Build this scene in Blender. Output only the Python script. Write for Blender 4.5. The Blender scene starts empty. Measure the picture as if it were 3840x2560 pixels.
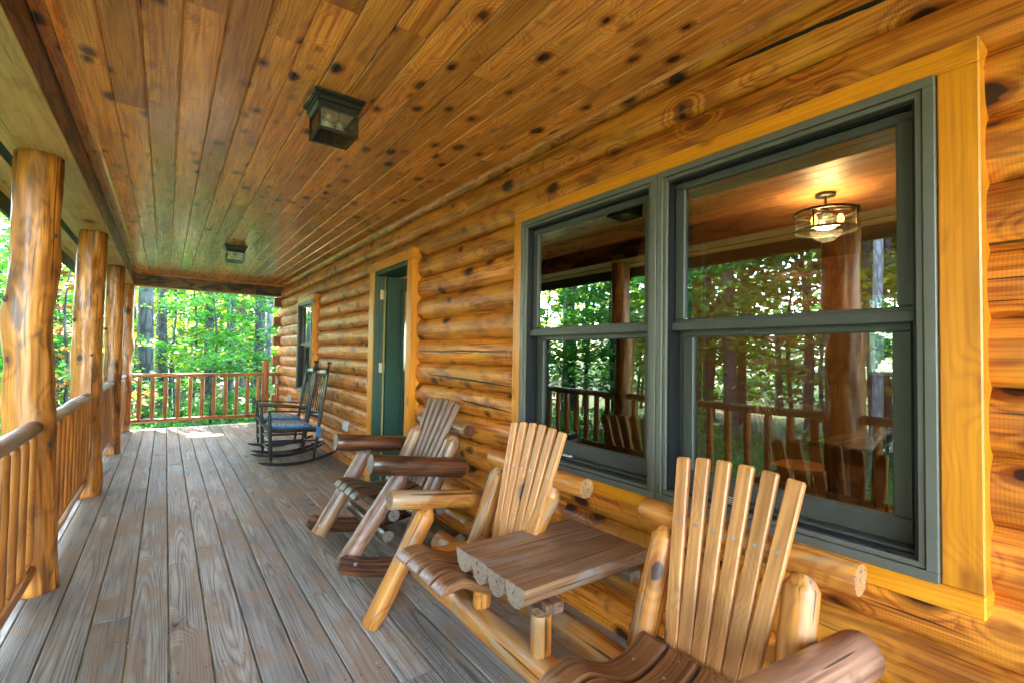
import bpy, bmesh, math, random
from mathutils import Vector, Matrix, noise as mnoise
random.seed(7)
PI = math.pi
CAMP = (0.6249339776, 0.0302299, 0.0167495, 1.2739139, 1800.0)   # yaw, pitch, roll, height, focal length in px of 3840
EXPO = 5.55
scene = bpy.context.scene
col = scene.collection
W = 1.65          # plane of the window frames; the porch runs along +Y, the cabin wall is at +X
U = random.uniform

# ---------------------------------------------------------------- tagging / linking
def tag(o, label=None, cat=None, group=None, kind=None):
    if label: o['label'] = label
    if cat: o['category'] = cat
    if group: o['group'] = group
    if kind: o['kind'] = kind
    return o

def empty(name, loc=(0, 0, 0), rz=0.0, label=None, cat=None, group=None):
    o = bpy.data.objects.new(name, None)
    o.empty_display_size = .1
    col.objects.link(o)
    o.location = loc
    o.rotation_euler = (0, 0, rz)
    return tag(o, label, cat, group)

def copy_tree(o, parent=None, label=None):
    c = o.copy(); col.objects.link(c); c.parent = parent
    for ch in o.children:
        copy_tree(ch, c)
    if label: c['label'] = label
    return c

# ---------------------------------------------------------------- mesh builder
class MB:
    """collects shapes; wc = wood coordinates (along grain, cross, cross), rnd = one number per piece"""
    def __init__(s):
        s.v = []; s.f = []; s.wc = []; s.rn = []; s.sm = []; s.mi = []
    def add(s, vs, fs, wcs, rnd, smooth=False, mi=0):
        b = len(s.v)
        s.v += [tuple(p) for p in vs]; s.wc += [tuple(p) for p in wcs]; s.rn += [rnd] * len(vs)
        for f in fs:
            s.f.append([i + b for i in f]); s.sm.append(smooth); s.mi.append(mi)
    def box(s, a, b, axis=1, M=None, rnd=None, pith=None, mi=0, ch=0.0):
        """axis-aligned box a..b (M maps it), grain along axis"""
        rnd = random.random() if rnd is None else rnd
        off = rnd * 61.0
        if pith is None: pith = (U(-.03, .03), U(.03, .08))
        o = [i for i in range(3) if i != axis]
        c = [(a[i] + b[i]) / 2 for i in range(3)]
        def W_(p): return (p[axis] + off, p[o[0]] - c[o[0]] + pith[0], p[o[1]] - c[o[1]] + pith[1])
        if ch <= 0:
            P = [(x, y, z) for x in (a[0], b[0]) for y in (a[1], b[1]) for z in (a[2], b[2])]
            F = [(0, 1, 3, 2), (4, 6, 7, 5), (0, 4, 5, 1), (2, 3, 7, 6), (0, 2, 6, 4), (1, 5, 7, 3)]
            s.add([(M @ Vector(p)) if M else p for p in P], F, [W_(p) for p in P], rnd, False, mi)
        else:
            # chamfered box: 24 verts
            P = []; idx = {}
            for sx in (0, 1):
                for sy in (0, 1):
                    for sz in (0, 1):
                        for k in range(3):
                            q = []
                            for i, sg in enumerate((sx, sy, sz)):
                                e = (a[i], b[i])[sg]
                                if i != k: e += (ch, -ch)[sg]
                                q.append(e)
                            idx[(sx, sy, sz, k)] = len(P); P.append(tuple(q))
            F = []
            for k in range(3):
                i, j = [t for t in range(3) if t != k]
                for sg in (0, 1):
                    r = []
                    for u, w in ((0, 0), (1, 0), (1, 1), (0, 1)):
                        t = [0, 0, 0]; t[k] = sg; t[i] = u; t[j] = w
                        r.append(idx[(t[0], t[1], t[2], k)])
                    F.append(r)
            for k in range(3):       # edges along k
                i, j = [t for t in range(3) if t != k]
                for u in (0, 1):
                    for w in (0, 1):
                        t0 = [0, 0, 0]; t0[i] = u; t0[j] = w; t1 = list(t0); t1[k] = 1
                        F.append([idx[(*t0, i)], idx[(*t1, i)], idx[(*t1, j)], idx[(*t0, j)]])
            for t in [(x, y, z) for x in (0, 1) for y in (0, 1) for z in (0, 1)]:
                F.append([idx[(*t, 0)], idx[(*t, 1)], idx[(*t, 2)]])
            s.add([(M @ Vector(p)) if M else p for p in P], F, [W_(p) for p in P], rnd, False, mi)
    def prism(s, prof, A, B, up=(0, 0, 1), n=1, rnd=None, pith=(0, 0), smooth=False, capmi=None, mi=0, bend=None, scale=None):
        """profile (u,w) points swept A->B; u is along side = dir x up, w along up"""
        rnd = random.random() if rnd is None else rnd
        A = Vector(A); B = Vector(B); d = (B - A); L = d.length; d = d / L
        up = Vector(up); side = d.cross(up).normalized(); up = side.cross(d).normalized()
        m = len(prof); V = []; WC = []
        for i in range(n + 1):
            t = i / n; c = A + d * (L * t)
            if bend: c = c + bend(t)
            sc = scale(t) if scale else 1.0
            for (u, w) in prof:
                V.append(c + side * (u * sc) + up * (w * sc)); WC.append((L * t + rnd * 61, u + pith[0], w + pith[1]))
        F = []
        for i in range(n):
            for j in range(m):
                k = (j + 1) % m
                F.append([i * m + j, i * m + k, (i + 1) * m + k, (i + 1) * m + j])
        s.add(V, F, WC, rnd, smooth, mi)
        cm = mi if capmi is None else capmi
        s.add(V[:m], [list(range(m))[::-1]], WC[:m], rnd, False, cm)
        s.add(V[-m:], [list(range(m))], WC[-m:], rnd, False, cm)
    def log(s, A, B, r0, r1=None, seg=14, n=8, cha=0.0, chb=0.0, wob=.0, rn_=.0, rnd=None, capmi=None, mi=0, facet=0.0, ten=.45, fs=9.0, smooth=True, flat=1.0, bend=None):
        """round log with optional pencil ends (cha/chb = length of the taper)"""
        r1 = r0 if r1 is None else r1
        rnd = random.random() if rnd is None else rnd
        A = Vector(A); B = Vector(B); d = B - A; L = d.length; d /= L
        up = Vector((0, 0, 1)) if abs(d.z) < .9 else Vector((1, 0, 0))
        side = d.cross(up).normalized(); up = side.cross(d).normalized()
        ts = []
        e = .006 / L
        if cha > 0: ts += [(0, ten), (cha / L, 1.0), (cha / L + e, 1.0)]
        else: ts += [(0, .93), (e, 1.0)]
        lo = ts[-1][0]; hi = 1 - (chb / L if chb > 0 else e)
        for i in range(1, n): ts.append((lo + (hi - lo) * i / n, 1.0))
        if chb > 0: ts += [(hi - e, 1.0), (hi, 1.0), (1, ten)]
        else: ts += [(hi, 1.0), (1, .93)]
        V = []; WC = []; sd = rnd * 97
        for (t, k) in ts:
            r = r0 + (r1 - r0) * t
            c = A + d * (L * t)
            if bend: c = c + bend(t)
            if wob:
                c = c + side * (wob * mnoise.noise((t * L * 2.2, sd, 0))) + up * (wob * mnoise.noise((t * L * 2.2, sd, 9)))
            for j in range(seg):
                a = 2 * PI * j / seg + sd
                rr = r * k
                ca, sa = math.cos(a), math.sin(a)
                if rn_: rr *= 1 + rn_ * mnoise.noise((ca * 1.3 + sd, sa * 1.3, t * L * fs)) * 2
                if facet: rr *= 1 - facet * abs(mnoise.noise((ca * 2.3 + sd, sa * 2.3, t * L * fs * .5 + 7)))
                p = c + side * (rr * ca) + up * (rr * sa * flat)
                V.append(p); WC.append((L * t + rnd * 61, rr * ca, rr * sa))
        F = []; m = seg
        for i in range(len(ts) - 1):
            for j in range(m):
                k = (j + 1) % m
                F.append([i * m + j, i * m + k, (i + 1) * m + k, (i + 1) * m + j])
        s.add(V, F, WC, rnd, smooth, mi)
        cm = mi if capmi is None else capmi
        for st, fl in ((0, True), (len(ts) - 1, False)):
            idx = list(range(m)); vv = V[st * m:(st + 1) * m]; ww = WC[st * m:(st + 1) * m]
            s.add(vv, [idx[::-1] if fl else idx], ww, rnd, False, cm)
    def tube(s, pts, r, seg=8, rnd=0.0, mi=0, smooth=True):
        """tube through points"""
        P = [Vector(p) for p in pts]; V = []; WC = []; n = len(P); Lc = 0
        up = Vector((0, 0, 1))
        for i, p in enumerate(P):
            d = (P[min(i + 1, n - 1)] - P[max(i - 1, 0)]).normalized()
            u0 = up if abs(d.z) < .95 else Vector((1, 0, 0))
            sd = d.cross(u0).normalized(); u2 = sd.cross(d)
            if i: Lc += (P[i] - P[i - 1]).length
            rr = r[i] if isinstance(r, (list, tuple)) else r
            for j in range(seg):
                a = 2 * PI * j / seg
                V.append(p + sd * (rr * math.cos(a)) + u2 * (rr * math.sin(a))); WC.append((Lc + rnd * 61, rr * math.cos(a), rr * math.sin(a)))
        F = []
        for i in range(n - 1):
            for j in range(seg):
                k = (j + 1) % seg
                F.append([i * seg + j, i * seg + k, (i + 1) * seg + k, (i + 1) * seg + j])
        F.append(list(range(seg))[::-1]); F.append([(n - 1) * seg + j for j in range(seg)])
        s.add(V, F, WC, rnd, smooth, mi)
    def ball(s, c, r, seg=12, rings=8, sc=(1, 1, 1), rnd=0.0, mi=0, M=None):
        V = []; F = []
        for i in range(rings + 1):
            th = PI * i / rings
            for j in range(seg):
                a = 2 * PI * j / seg
                p = Vector((c[0] + r * sc[0] * math.sin(th) * math.cos(a), c[1] + r * sc[1] * math.sin(th) * math.sin(a), c[2] + r * sc[2] * math.cos(th)))
                V.append(M @ p if M else p)
        for i in range(rings):
            for j in range(seg):
                k = (j + 1) % seg
                F.append([i * seg + j, (i + 1) * seg + j, (i + 1) * seg + k, i * seg + k])
        s.add(V, F, [tuple(v) for v in V], rnd, True, mi)
    def build(s, name, mats, parent=None, world=False):
        me = bpy.data.meshes.new(name)
        me.from_pydata(s.v, [], s.f)
        if not isinstance(mats, (list, tuple)): mats = [mats]
        for m in mats: me.materials.append(m)
        a = me.attributes.new('wc', 'FLOAT_VECTOR', 'POINT'); a.data.foreach_set('vector', [c for p in s.wc for c in p])
        a = me.attributes.new('rnd', 'FLOAT', 'POINT'); a.data.foreach_set('value', s.rn)
        me.polygons.foreach_set('use_smooth', s.sm); me.polygons.foreach_set('material_index', s.mi)
        me.validate(); me.update()
        o = bpy.data.objects.new(name, me); col.objects.link(o)
        if parent is not None:
            o.parent = parent
            if world: o.matrix_parent_inverse = Matrix.Translation(-parent.location) if parent.rotation_euler.z == 0 else parent.matrix_basis.inverted()
        return o

def struct(mb, name, m): return tag(mb.build(name, m), kind='structure')
def circ(r, n=16, f=1.0): return [(r * math.cos(2 * PI * i / n), r * f * math.sin(2 * PI * i / n)) for i in range(n)]

# ---------------------------------------------------------------- node helper
class N:
    def __init__(s, name):
        s.m = bpy.data.materials.new(name); s.m.use_nodes = True
        s.t = s.m.node_tree; s.t.nodes.clear()
        s.out = s.t.nodes.new('ShaderNodeOutputMaterial')
    def n(s, typ, **k):
        nd = s.t.nodes.new(typ)
        for a, b in k.items(): setattr(nd, a, b)
        return nd
    def set(s, inp, v):
        if hasattr(v, 'is_output') or isinstance(v, bpy.types.NodeSocket): s.t.links.new(v, inp)
        elif isinstance(v, (tuple, list)):
            inp.default_value = tuple(v) if len(v) == len(inp.default_value) else (*v, 1)
        else: inp.default_value = v
    def math(s, op, a, b=0.0, c=None, clamp=False):
        nd = s.n('ShaderNodeMath', operation=op, use_clamp=clamp); s.set(nd.inputs[0], a); s.set(nd.inputs[1], b)
        if c is not None: s.set(nd.inputs[2], c)
        return nd.outputs[0]
    def vmath(s, op, a, b=(0, 0, 0)):
        nd = s.n('ShaderNodeVectorMath', operation=op); s.set(nd.inputs[0], a); s.set(nd.inputs[1], b)
        return nd.outputs['Value'] if op in ('LENGTH', 'DOT_PRODUCT') else nd.outputs[0]
    def mapr(s, v, a, b, c=0.0, d=1.0, smooth=False):
        nd = s.n('ShaderNodeMapRange', clamp=True)
        if smooth: nd.interpolation_type = 'SMOOTHSTEP'
        s.set(nd.inputs[0], v); nd.inputs[1].default_value = a; nd.inputs[2].default_value = b
        s.set(nd.inputs[3], c); s.set(nd.inputs[4], d); return nd.outputs[0]
    def mix(s, f, a, b, mode='MIX'):
        nd = s.n('ShaderNodeMix', data_type='RGBA', blend_type=mode); s.set(nd.inputs[0], f); s.set(nd.inputs[6], a); s.set(nd.inputs[7], b); return nd.outputs[2]
    def noise(s, vec, scale=1.0, detail=2.0, rough=.5, dist=0.0, out=0):
        nd = s.n('ShaderNodeTexNoise'); s.set(nd.inputs['Vector'], vec); nd.inputs['Scale'].default_value = scale
        nd.inputs['Detail'].default_value = detail; nd.inputs['Roughness'].default_value = rough; nd.inputs['Distortion'].default_value = dist
        return nd.outputs[out]
    def vor(s, vec, scale=1.0, feat='F1', out='Distance', rnd=1.0):
        nd = s.n('ShaderNodeTexVoronoi', feature=feat); s.set(nd.inputs['Vector'], vec); nd.inputs['Scale'].default_value = scale; nd.inputs['Randomness'].default_value = rnd
        return nd.outputs[out]
    def scalev(s, v, k): return s.vmath('MULTIPLY', v, k)
    def attr(s, name, out='Vector'): 
        nd = s.n('ShaderNodeAttribute', attribute_name=name); return nd.outputs[out]
    def coord(s, o='Object'): return s.n('ShaderNodeTexCoord').outputs[o]
    def bump(s, h, st=.2, dist=.01):
        nd = s.n('ShaderNodeBump'); nd.inputs['Strength'].default_value = st; nd.inputs['Distance'].default_value = dist; s.set(nd.inputs['Height'], h); return nd.outputs[0]
    def princ(s, **k):
        nd = s.n('ShaderNodeBsdfPrincipled')
        for a, b in k.items():
            s.set(nd.inputs[a.replace('_', ' ')], b)
        return nd
    def done(s, sh):
        s.t.links.new(sh.outputs[0] if hasattr(sh, 'outputs') else sh, s.out.inputs[0]); return s.m

def plain(name, c, rough=.5, metal=0.0, var=.12, sc=30, bump=.05, coat=0.0, **k):
    """painted or metal surface with slight wear"""
    g = N(name); co = g.coord()
    n1 = g.noise(co, sc, 4, .6); n2 = g.noise(co, sc * .12, 3, .55)
    f = g.math('ADD', g.mapr(n1, .3, .7, 1 - var, 1 + var * .5), g.mapr(n2, .3, .7, -var * .5, var * .5))
    cc = g.mix(1.0, (*c, 1), (1, 1, 1, 1), 'MULTIPLY')
    cv = g.n('ShaderNodeVectorMath', operation='SCALE'); g.set(cv.inputs[0], cc); g.set(cv.inputs['Scale'], f)
    p = g.princ(Base_Color=cv.outputs[0], Roughness=g.mapr(n1, .3, .7, max(0, rough - .07), rough + .07), Metallic=metal, Normal=g.bump(n1, bump, .002), Coat_Weight=coat, **k)
    return g.done(p)

def wood(name, light, dark, knot=(.045, .018, .008), ringw=.006, ringk=.45, fiber=.25, kscale=7.0, ksize=.15, kden=1.0,
         rough=.35, coat=0.0, crough=.15, stain=None, stainth=.6, staink=.7, tone=.22, pvar=.25, check=0.0, endc=None,
         bump=.12, bumpd=.004, fs=120, al=1.0, ckt=.735, saw=0.0, patch=None, spec=.5, wave=.03, halo=.5, bring=False):
    g = N(name); P = g.attr('wc'); rnd = g.attr('rnd', 'Fac')
    big = g.noise(g.scalev(P, (1.3 * al, 6, 6)), 1.0, 2, .5)
    big2 = g.noise(g.scalev(P, (.7 * al, 2.5, 2.5)), 1.0, 1, .5)
    sx = g.n('ShaderNodeSeparateXYZ'); g.set(sx.inputs[0], P)
    rad = g.math('POWER', g.math('ADD', g.math('MULTIPLY', sx.outputs[1], sx.outputs[1]), g.math('MULTIPLY', sx.outputs[2], sx.outputs[2])), .5)
    rad = g.math('ADD', rad, g.math('MULTIPLY', g.math('SUBTRACT', big2, .5), wave * 2.2))
    rad = g.math('ADD', rad, g.math('MULTIPLY', g.math('SUBTRACT', big, .5), wave * .5))
    # knots
    kp = g.scalev(P, (.62, 1.0, 1.0))
    kv = g.n('ShaderNodeTexVoronoi', feature='F1'); g.set(kv.inputs['Vector'], kp); kv.inputs['Scale'].default_value = kscale
    kd = kv.outputs['Distance']; kc = g.n('ShaderNodeSeparateColor'); g.set(kc.inputs[0], kv.outputs['Color'])
    jit = g.noise(g.scalev(P, (30, 60, 60)), 1.0, 0, .5)
    kd2 = g.math('ADD', kd, g.math('MULTIPLY', g.math('SUBTRACT', jit, .5), .09))
    size = g.mapr(kc.outputs[0], 1 - kden, 1.0, ksize * .35 if kden >= 1 else -.3, ksize)
    km = g.mapr(g.math('SUBTRACT', kd2, size), -.03, .012, 1.0, 0.0, True)
    kh = g.mapr(g.math('SUBTRACT', kd2, size), .0, .16, 1.0, 0.0, True)
    kinf = g.mapr(g.math('SUBTRACT', kd, size), 0, .4, .035, 0.0, True)
    rad = g.math('ADD', rad, kinf)
    ph = g.math('MULTIPLY', rad, 2 * PI / ringw)
    ring = g.math('MULTIPLY_ADD', g.math('SINE', ph), .5, .5)
    ring = g.math('POWER', ring, 2.2)
    ring = g.math('MULTIPLY', ring, g.mapr(big, .3, .7, .35, 1.0))
    fib = g.noise(g.scalev(P, (3, fs, fs)), 1.0, 1, .6)
    fib2 = g.noise(g.scalev(P, (1.6, 45, 45)), 1.0, 2, .6)
    f = g.math('MULTIPLY', ring, ringk)
    f = g.math('ADD', f, g.math('MULTIPLY', g.mapr(fib, .42, .66), fiber))
    f = g.math('ADD', f, g.math('MULTIPLY', g.mapr(fib2, .45, .68), fiber), clamp=True)
    c = g.mix(f, (*light, 1), (*dark, 1))
    # tone
    tn = g.noise(g.scalev(P, (1.1, 3.5, 3.5)), 1.6, 2, .55)
    tv = g.math('MULTIPLY', g.mapr(tn, .25, .75, 1 - tone, 1 + tone), g.mapr(rnd, 0, 1, 1 - pvar, 1 + pvar * .6))
    if saw:      # chatter marks of the planer, fine bands across the grain
        sw = g.math('SINE', g.math('ADD', g.math('MULTIPLY', sx.outputs[0], 2 * PI / .0085), g.math('MULTIPLY', big, 6.0)))
        tv = g.math('MULTIPLY', tv, g.math('MULTIPLY_ADD', sw, g.mapr(big2, .35, .65, 0, saw), 1.0))
    sc = g.n('ShaderNodeVectorMath', operation='SCALE'); g.set(sc.inputs[0], c); g.set(sc.inputs['Scale'], tv); c = sc.outputs[0]
    if patch:       # second wood hue in large soft patches
        pn = g.noise(g.scalev(P, (2.2, 5, 5)), 1.3, 2, .5, .4)
        c = g.mix(g.mapr(pn, .46, .62, 0, patch[1], True), c, (*patch[0], 1))
    if stain:
        sn = g.noise(g.scalev(P, (2.0, 7, 7)), 1.2, 3, .62, .8)
        c = g.mix(g.mapr(sn, stainth, stainth + .12, 0, staink, True), c, (*stain, 1))
    c = g.mix(g.math('MULTIPLY', kh, halo), c, (dark[0] * .55, dark[1] * .45, dark[2] * .4, 1))
    c = g.mix(g.math('MULTIPLY', km, .93), c, (*knot, 1))
    hgt = g.math('MULTIPLY', fib2, .5)
    if bring: hgt = g.math('SUBTRACT', hgt, g.math('MULTIPLY', ring, .5))
    if check > 0:
        cn = g.noise(g.scalev(P, (1.5, 75, 75)), 1.0, 1, .5)
        cm = g.mapr(cn, ckt - check * .1, ckt + .02 - check * .1, 0, 1)
        c = g.mix(g.math('MULTIPLY', cm, .85), c, (.03, .014, .006, 1))
    hgt = g.math('ADD', hgt, g.math('MULTIPLY', tn, 2.0))
    rg = g.mapr(fib2, .3, .7, max(.02, rough - .06), rough + .08)
    p = g.princ(Base_Color=c, Roughness=rg, Normal=g.bump(hgt, bump, bumpd), Coat_Weight=coat, Coat_Roughness=crough)
    p.inputs['Specular IOR Level'].default_value = spec
    return g.done(p)

# ---------------------------------------------------------------- materials
M = {}
M['wall'] = wood('log_wall_pine', (.84, .28, .030), (.34, .072, .007), knot=(.020, .008, .004), ringw=.014, ringk=.65, fiber=.55, kscale=7.2, ksize=.23, rough=.42, coat=.08, crough=.3, spec=.35,
                 stain=(.20, .055, .010), stainth=.57, staink=.65, tone=.28, pvar=.30, check=.30, bump=.12, wave=.05, halo=.85, patch=((.86, .34, .032), .5), saw=.10)
M['trim'] = wood('window_trim_pine', (.88, .31, .010), (.55, .14, .005), ringw=.012, ringk=.35, fiber=.3, kscale=5.6, ksize=.085, rough=.38, coat=.2, crough=.25,
                 stain=(.36, .10, .012), stainth=.58, staink=.55, tone=.18, pvar=.12, bump=.06, wave=.05, halo=.7)
M['ceil'] = wood('ceiling_pine', (.95, .37, .065), (.50, .13, .022), knot=(.018, .008, .005), ringw=.011, ringk=.6, fiber=.5, kscale=8.0, ksize=.21, rough=.3, coat=.45, crough=.14,
                 stain=(.28, .085, .022), stainth=.59, staink=.6, tone=.26, pvar=.34, bump=.16, bumpd=.005, wave=.05, halo=.85)
M['deck'] = wood('weathered_deck', (.44, .37, .30), (.175, .13, .098), knot=(.05, .035, .03), ringw=.0075, ringk=.8, fiber=.4, al=.45, kscale=3.2, ksize=.05, kden=.5, rough=.62,
                 stain=(.10, .085, .085), stainth=.62, staink=.55, tone=.22, pvar=.22, bump=.5, bumpd=.003, wave=.075, halo=.4, patch=((.34, .205, .115), .7), spec=.35, bring=True, fs=200)
M['beam'] = wood('beam_dark_pine', (.30, .125, .038), (.11, .040, .012), ringw=.012, kscale=4.5, ksize=.14, rough=.45, coat=.15, stain=(.012, .007, .004), stainth=.46, staink=.92, tone=.3, bump=.2)
M['beam_bottom'] = wood('beam_pine', (.52, .29, .12), (.28, .13, .045), ringw=.014, ringk=.3, kscale=4.0, ksize=.16, rough=.5, stain=(.34, .13, .04), stainth=.53, staink=.6, tone=.2, bump=.15, check=.5)
M['tail'] = wood('log_tail_brown', (.34, .11, .03), (.15, .04, .012), ringw=.012, kscale=5.0, ksize=.18, rough=.4, coat=.2, tone=.25)
M['post'] = wood('peeled_log_orange', (.62, .225, .032), (.24, .066, .009), knot=(.03, .014, .01), ringw=.02, ringk=.5, fiber=.5, kscale=5.2, ksize=.19, rough=.40, coat=.22, crough=.3,
                 stain=(.085, .026, .008), stainth=.50, staink=.8, tone=.3, pvar=.06, check=.6, bump=.35, bumpd=.006, wave=.06, patch=((.38, .13, .022), .8), fs=90)
M['rail'] = wood('railing_log', (.52, .185, .030), (.22, .060, .010), ringw=.012, kscale=6.5, ksize=.18, rough=.38, coat=.25, tone=.25, pvar=.2, bump=.15, check=.5, stain=(.17, .055, .014), stainth=.58, staink=.6)
M['railtop'] = wood('weathered_rail_top', (.42, .29, .18), (.16, .09, .05), ringw=.012, kscale=5.0, ksize=.15, rough=.5, tone=.25, bump=.3, check=.8, patch=((.38, .17, .06), .75))
M['yellowlog'] = wood('varnished_cedar_log', (.70, .27, .036), (.36, .10, .012), knot=(.05, .022, .014), ringw=.016, ringk=.6, fiber=.6, kscale=6.0, ksize=.125, rough=.42, coat=.18, crough=.28,
                      stain=(.40, .26, .15), stainth=.53, staink=.75, tone=.32, pvar=.16, bump=.4, bumpd=.006, check=.6, wave=.05, patch=((.60, .20, .03), .6), fs=90)
M['logend'] = wood('sawn_log_end', (.44, .22, .085), (.18, .07, .025), ringw=.0075, ringk=.8, kscale=3.0, ksize=.02, kden=.3, rough=.6, stain=(.30, .20, .12), stainth=.55, staink=.5, bump=.3, check=.9)
M['endtaper'] = wood('rough_turned_taper', (.50, .30, .14), (.20, .10, .04), ringw=.004, ringk=.6, fiber=.7, kscale=3, ksize=.02, kden=.3, rough=.7, bump=.6)
M['slat'] = wood('yellow_slat', (.80, .335, .095), (.46, .155, .032), knot=(.06, .025, .015), ringw=.010, ringk=.5, fiber=.42, kscale=6.5, ksize=.20, rough=.46, coat=.18, crough=.3,
                 stain=(.42, .15, .055), stainth=.56, staink=.6, tone=.2, pvar=.2, bump=.14)
M['brownslat'] = wood('brown_cedar_seat', (.36, .14, .045), (.10, .032, .014), ringw=.008, ringk=.65, fiber=.35, kscale=4, ksize=.1, rough=.42, coat=.22, crough=.3, tone=.28, pvar=.2, bump=.25)
M['tabletop'] = wood('brown_table_top', (.36, .17, .075), (.14, .052, .022), ringw=.011, ringk=.6, fiber=.45, kscale=3.5, ksize=.12, rough=.5, coat=.12, crough=.35,
                     stain=(.30, .23, .185), stainth=.50, staink=.7, tone=.3, pvar=.26, bump=.3, check=.5)
M['tableend'] = wood('grey_sawn_end', (.38, .26, .19), (.17, .10, .065), ringw=.008, ringk=.8, kscale=3.0, ksize=.02, kden=.3, rough=.65, bump=.3, check=.8)
M['darklog'] = wood('dark_bark_log', (.20, .066, .024), (.045, .014, .006), knot=(.02, .008, .004), ringw=.03, ringk=.8, fiber=.5, kscale=4.5, ksize=.16, rough=.34, coat=.4, crough=.25,
                    stain=(.018, .007, .004), stainth=.53, staink=.85, tone=.35, pvar=.12, bump=.35, wave=.16, check=.8)
M['darkend'] = wood('grey_dark_end', (.34, .27, .22), (.16, .11, .08), ringw=.007, ringk=.7, kscale=3, ksize=.02, kden=.3, rough=.6, check=.9)
M['greylog'] = wood('weathered_leg', (.40, .21, .13), (.13, .05, .028), ringw=.02, ringk=.5, fiber=.45, kscale=5, ksize=.16, rough=.38, coat=.3, crough=.25,
                    stain=(.05, .032, .028), stainth=.54, staink=.8, tone=.35, bump=.3, patch=((.50, .23, .07), .75), check=.7)
M['greyslat'] = wood('weathered_slat', (.42, .215, .12), (.17, .085, .05), ringw=.01, ringk=.6, fiber=.5, kscale=5, ksize=.12, rough=.45, coat=.18, tone=.28, pvar=.25, stain=(.13, .07, .04), stainth=.53, staink=.7, check=.5)
M['frame'] = plain('green_grey_window_frame', (.135, .126, .098), .38, var=.1)
M['sash'] = plain('dark_green_sash', (.066, .064, .052), .42, var=.12)
M['black'] = plain('black_gasket', (.008, .008, .009), .5)
M['door'] = plain('green_door_paint', (.001, .050, .032), .65, var=.06)
M['jamb'] = plain('green_jamb_paint', (.003, .055, .033), .45, var=.08)
M['strip'] = plain('tan_weather_strip', (.38, .28, .11), .5)
M['brass'] = plain('dull_brass', (.46, .40, .24), .4, .6)
M['white'] = plain('white_plastic', (.62, .62, .60), .35, var=.05)
M['blackpaint'] = plain('black_chair_paint', (.010, .011, .012), .32, var=.12, coat=.3, bump=.02)
M['bronze'] = plain('bronze_fixture', (.028, .030, .022), .4, .5, var=.3, coat=.3)
M['screw'] = plain('zinc_screw', (.42, .44, .46), .35, .8)
M['fascia'] = plain('green_fascia', (.020, .065, .045), .5)
M['roofmetal'] = plain('green_roof_metal', (.02, .06, .045), .4, .2)
M['soffit'] = wood('soffit_pine', (.62, .35, .13), (.38, .17, .055), ringw=.012, kscale=7, ksize=.12, rough=.45, tone=.2)
M['blind'] = plain('pale_green_blind', (.86, .95, .84), .6, var=.05)
M['bowwood'] = wood('brown_bow_wood', (.46, .25, .12), (.26, .12, .05), ringw=.01, kscale=3, ksize=.03, rough=.4)
M['darkfurn'] = wood('dark_dining_wood', (.22, .09, .035), (.11, .04, .015), ringw=.01, kscale=3, ksize=.03, rough=.25, coat=.5)
M['inwall'] = wood('interior_pine', (.46, .20, .07), (.26, .09, .025), ringw=.012, kscale=7, ksize=.16, rough=.5, coat=.1, crough=.4)
M['infloor'] = wood('interior_floor', (.26, .11, .05), (.15, .05, .02), ringw=.01, kscale=5, ksize=.06, rough=.25, coat=.4)
M['trayrim'] = plain('pale_metal_rim', (.38, .40, .40), .35, .5)
M['trayin'] = plain('glossy_dark_tray', (.02, .012, .009), .12, coat=.8)
M['bark'] = None

def _bark(name, c1, c2, sc=1.0):
    g = N(name); co = g.coord()
    v = g.vor(g.scalev(co, (9 * sc, 9 * sc, 2.2 * sc)), 1.0, 'DISTANCE_TO_EDGE')
    n1 = g.noise(g.scalev(co, (6, 6, 1.5)), 1.5, 5, .65); n2 = g.noise(co, 1.2, 4, .6)
    f = g.mapr(v, 0, .22, 0, 1)
    c = g.mix(g.math('MULTIPLY', f, g.mapr(n1, .3, .7, .4, 1)), (*c2, 1), (*c1, 1))
    c = g.mix(g.mapr(n2, .52, .66, 0, .6), c, (.16, .19, .14, 1))
    return g.done(g.princ(Base_Color=c, Roughness=.9, Normal=g.bump(g.math('ADD', f, n1), .7, .02)))
M['bark'] = _bark('grey_bark', (.10, .095, .085), (.022, .020, .018))
M['birch'] = _bark('pale_bark', (.30, .30, .29), (.09, .085, .08), 1.6)

def glass(name, base=.2, k=1.0, tint=(.80, .86, .82), ior=1.5, rough=0.0, gc=(.97, 1, .98)):
    g = N(name)
    fr = g.n('ShaderNodeFresnel'); fr.inputs[0].default_value = ior
    f = g.math('ADD', g.math('MULTIPLY', fr.outputs[0], k), base, clamp=True)
    tr = g.n('ShaderNodeBsdfTransparent'); tr.inputs[0].default_value = (*tint, 1)
    gl = g.n('ShaderNodeBsdfGlossy'); gl.inputs['Color'].default_value = (*gc, 1); gl.inputs['Roughness'].default_value = rough
    if rough == 0:
        nz = g.noise(g.coord(), 2.2, 2, .5); g.set(gl.inputs['Normal'], g.bump(nz, .02, .01))
    mx = g.n('ShaderNodeMixShader'); g.set(mx.inputs[0], f); g.set(mx.inputs[1], tr.outputs[0]); g.set(mx.inputs[2], gl.outputs[0])
    return g.done(mx)
M['glass_screened'] = glass('screened_window_glass', .10, 1.5, (.50, .56, .52), gc=(.66, .74, .68))
M['added_pale_plate'] = plain('pane_brightening_plate', (.62, .50, .36), .35)  # for the plate added to brighten the view through the lantern panes
M['glass'] = glass('insulated_window_glass', .14, 2.0, (.58, .62, .58))
M['lampglass'] = glass('seeded_lamp_glass', .02, 1.0, (.93, .91, .86), rough=.08)
def emit(name, c, s):
    g = N(name); e = g.n('ShaderNodeEmission'); e.inputs[0].default_value = (*c, 1); e.inputs[1].default_value = s
    return g.done(e)
M['bulb'] = emit('lit_bulb', (1, .42, .08), 1.0)
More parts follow.
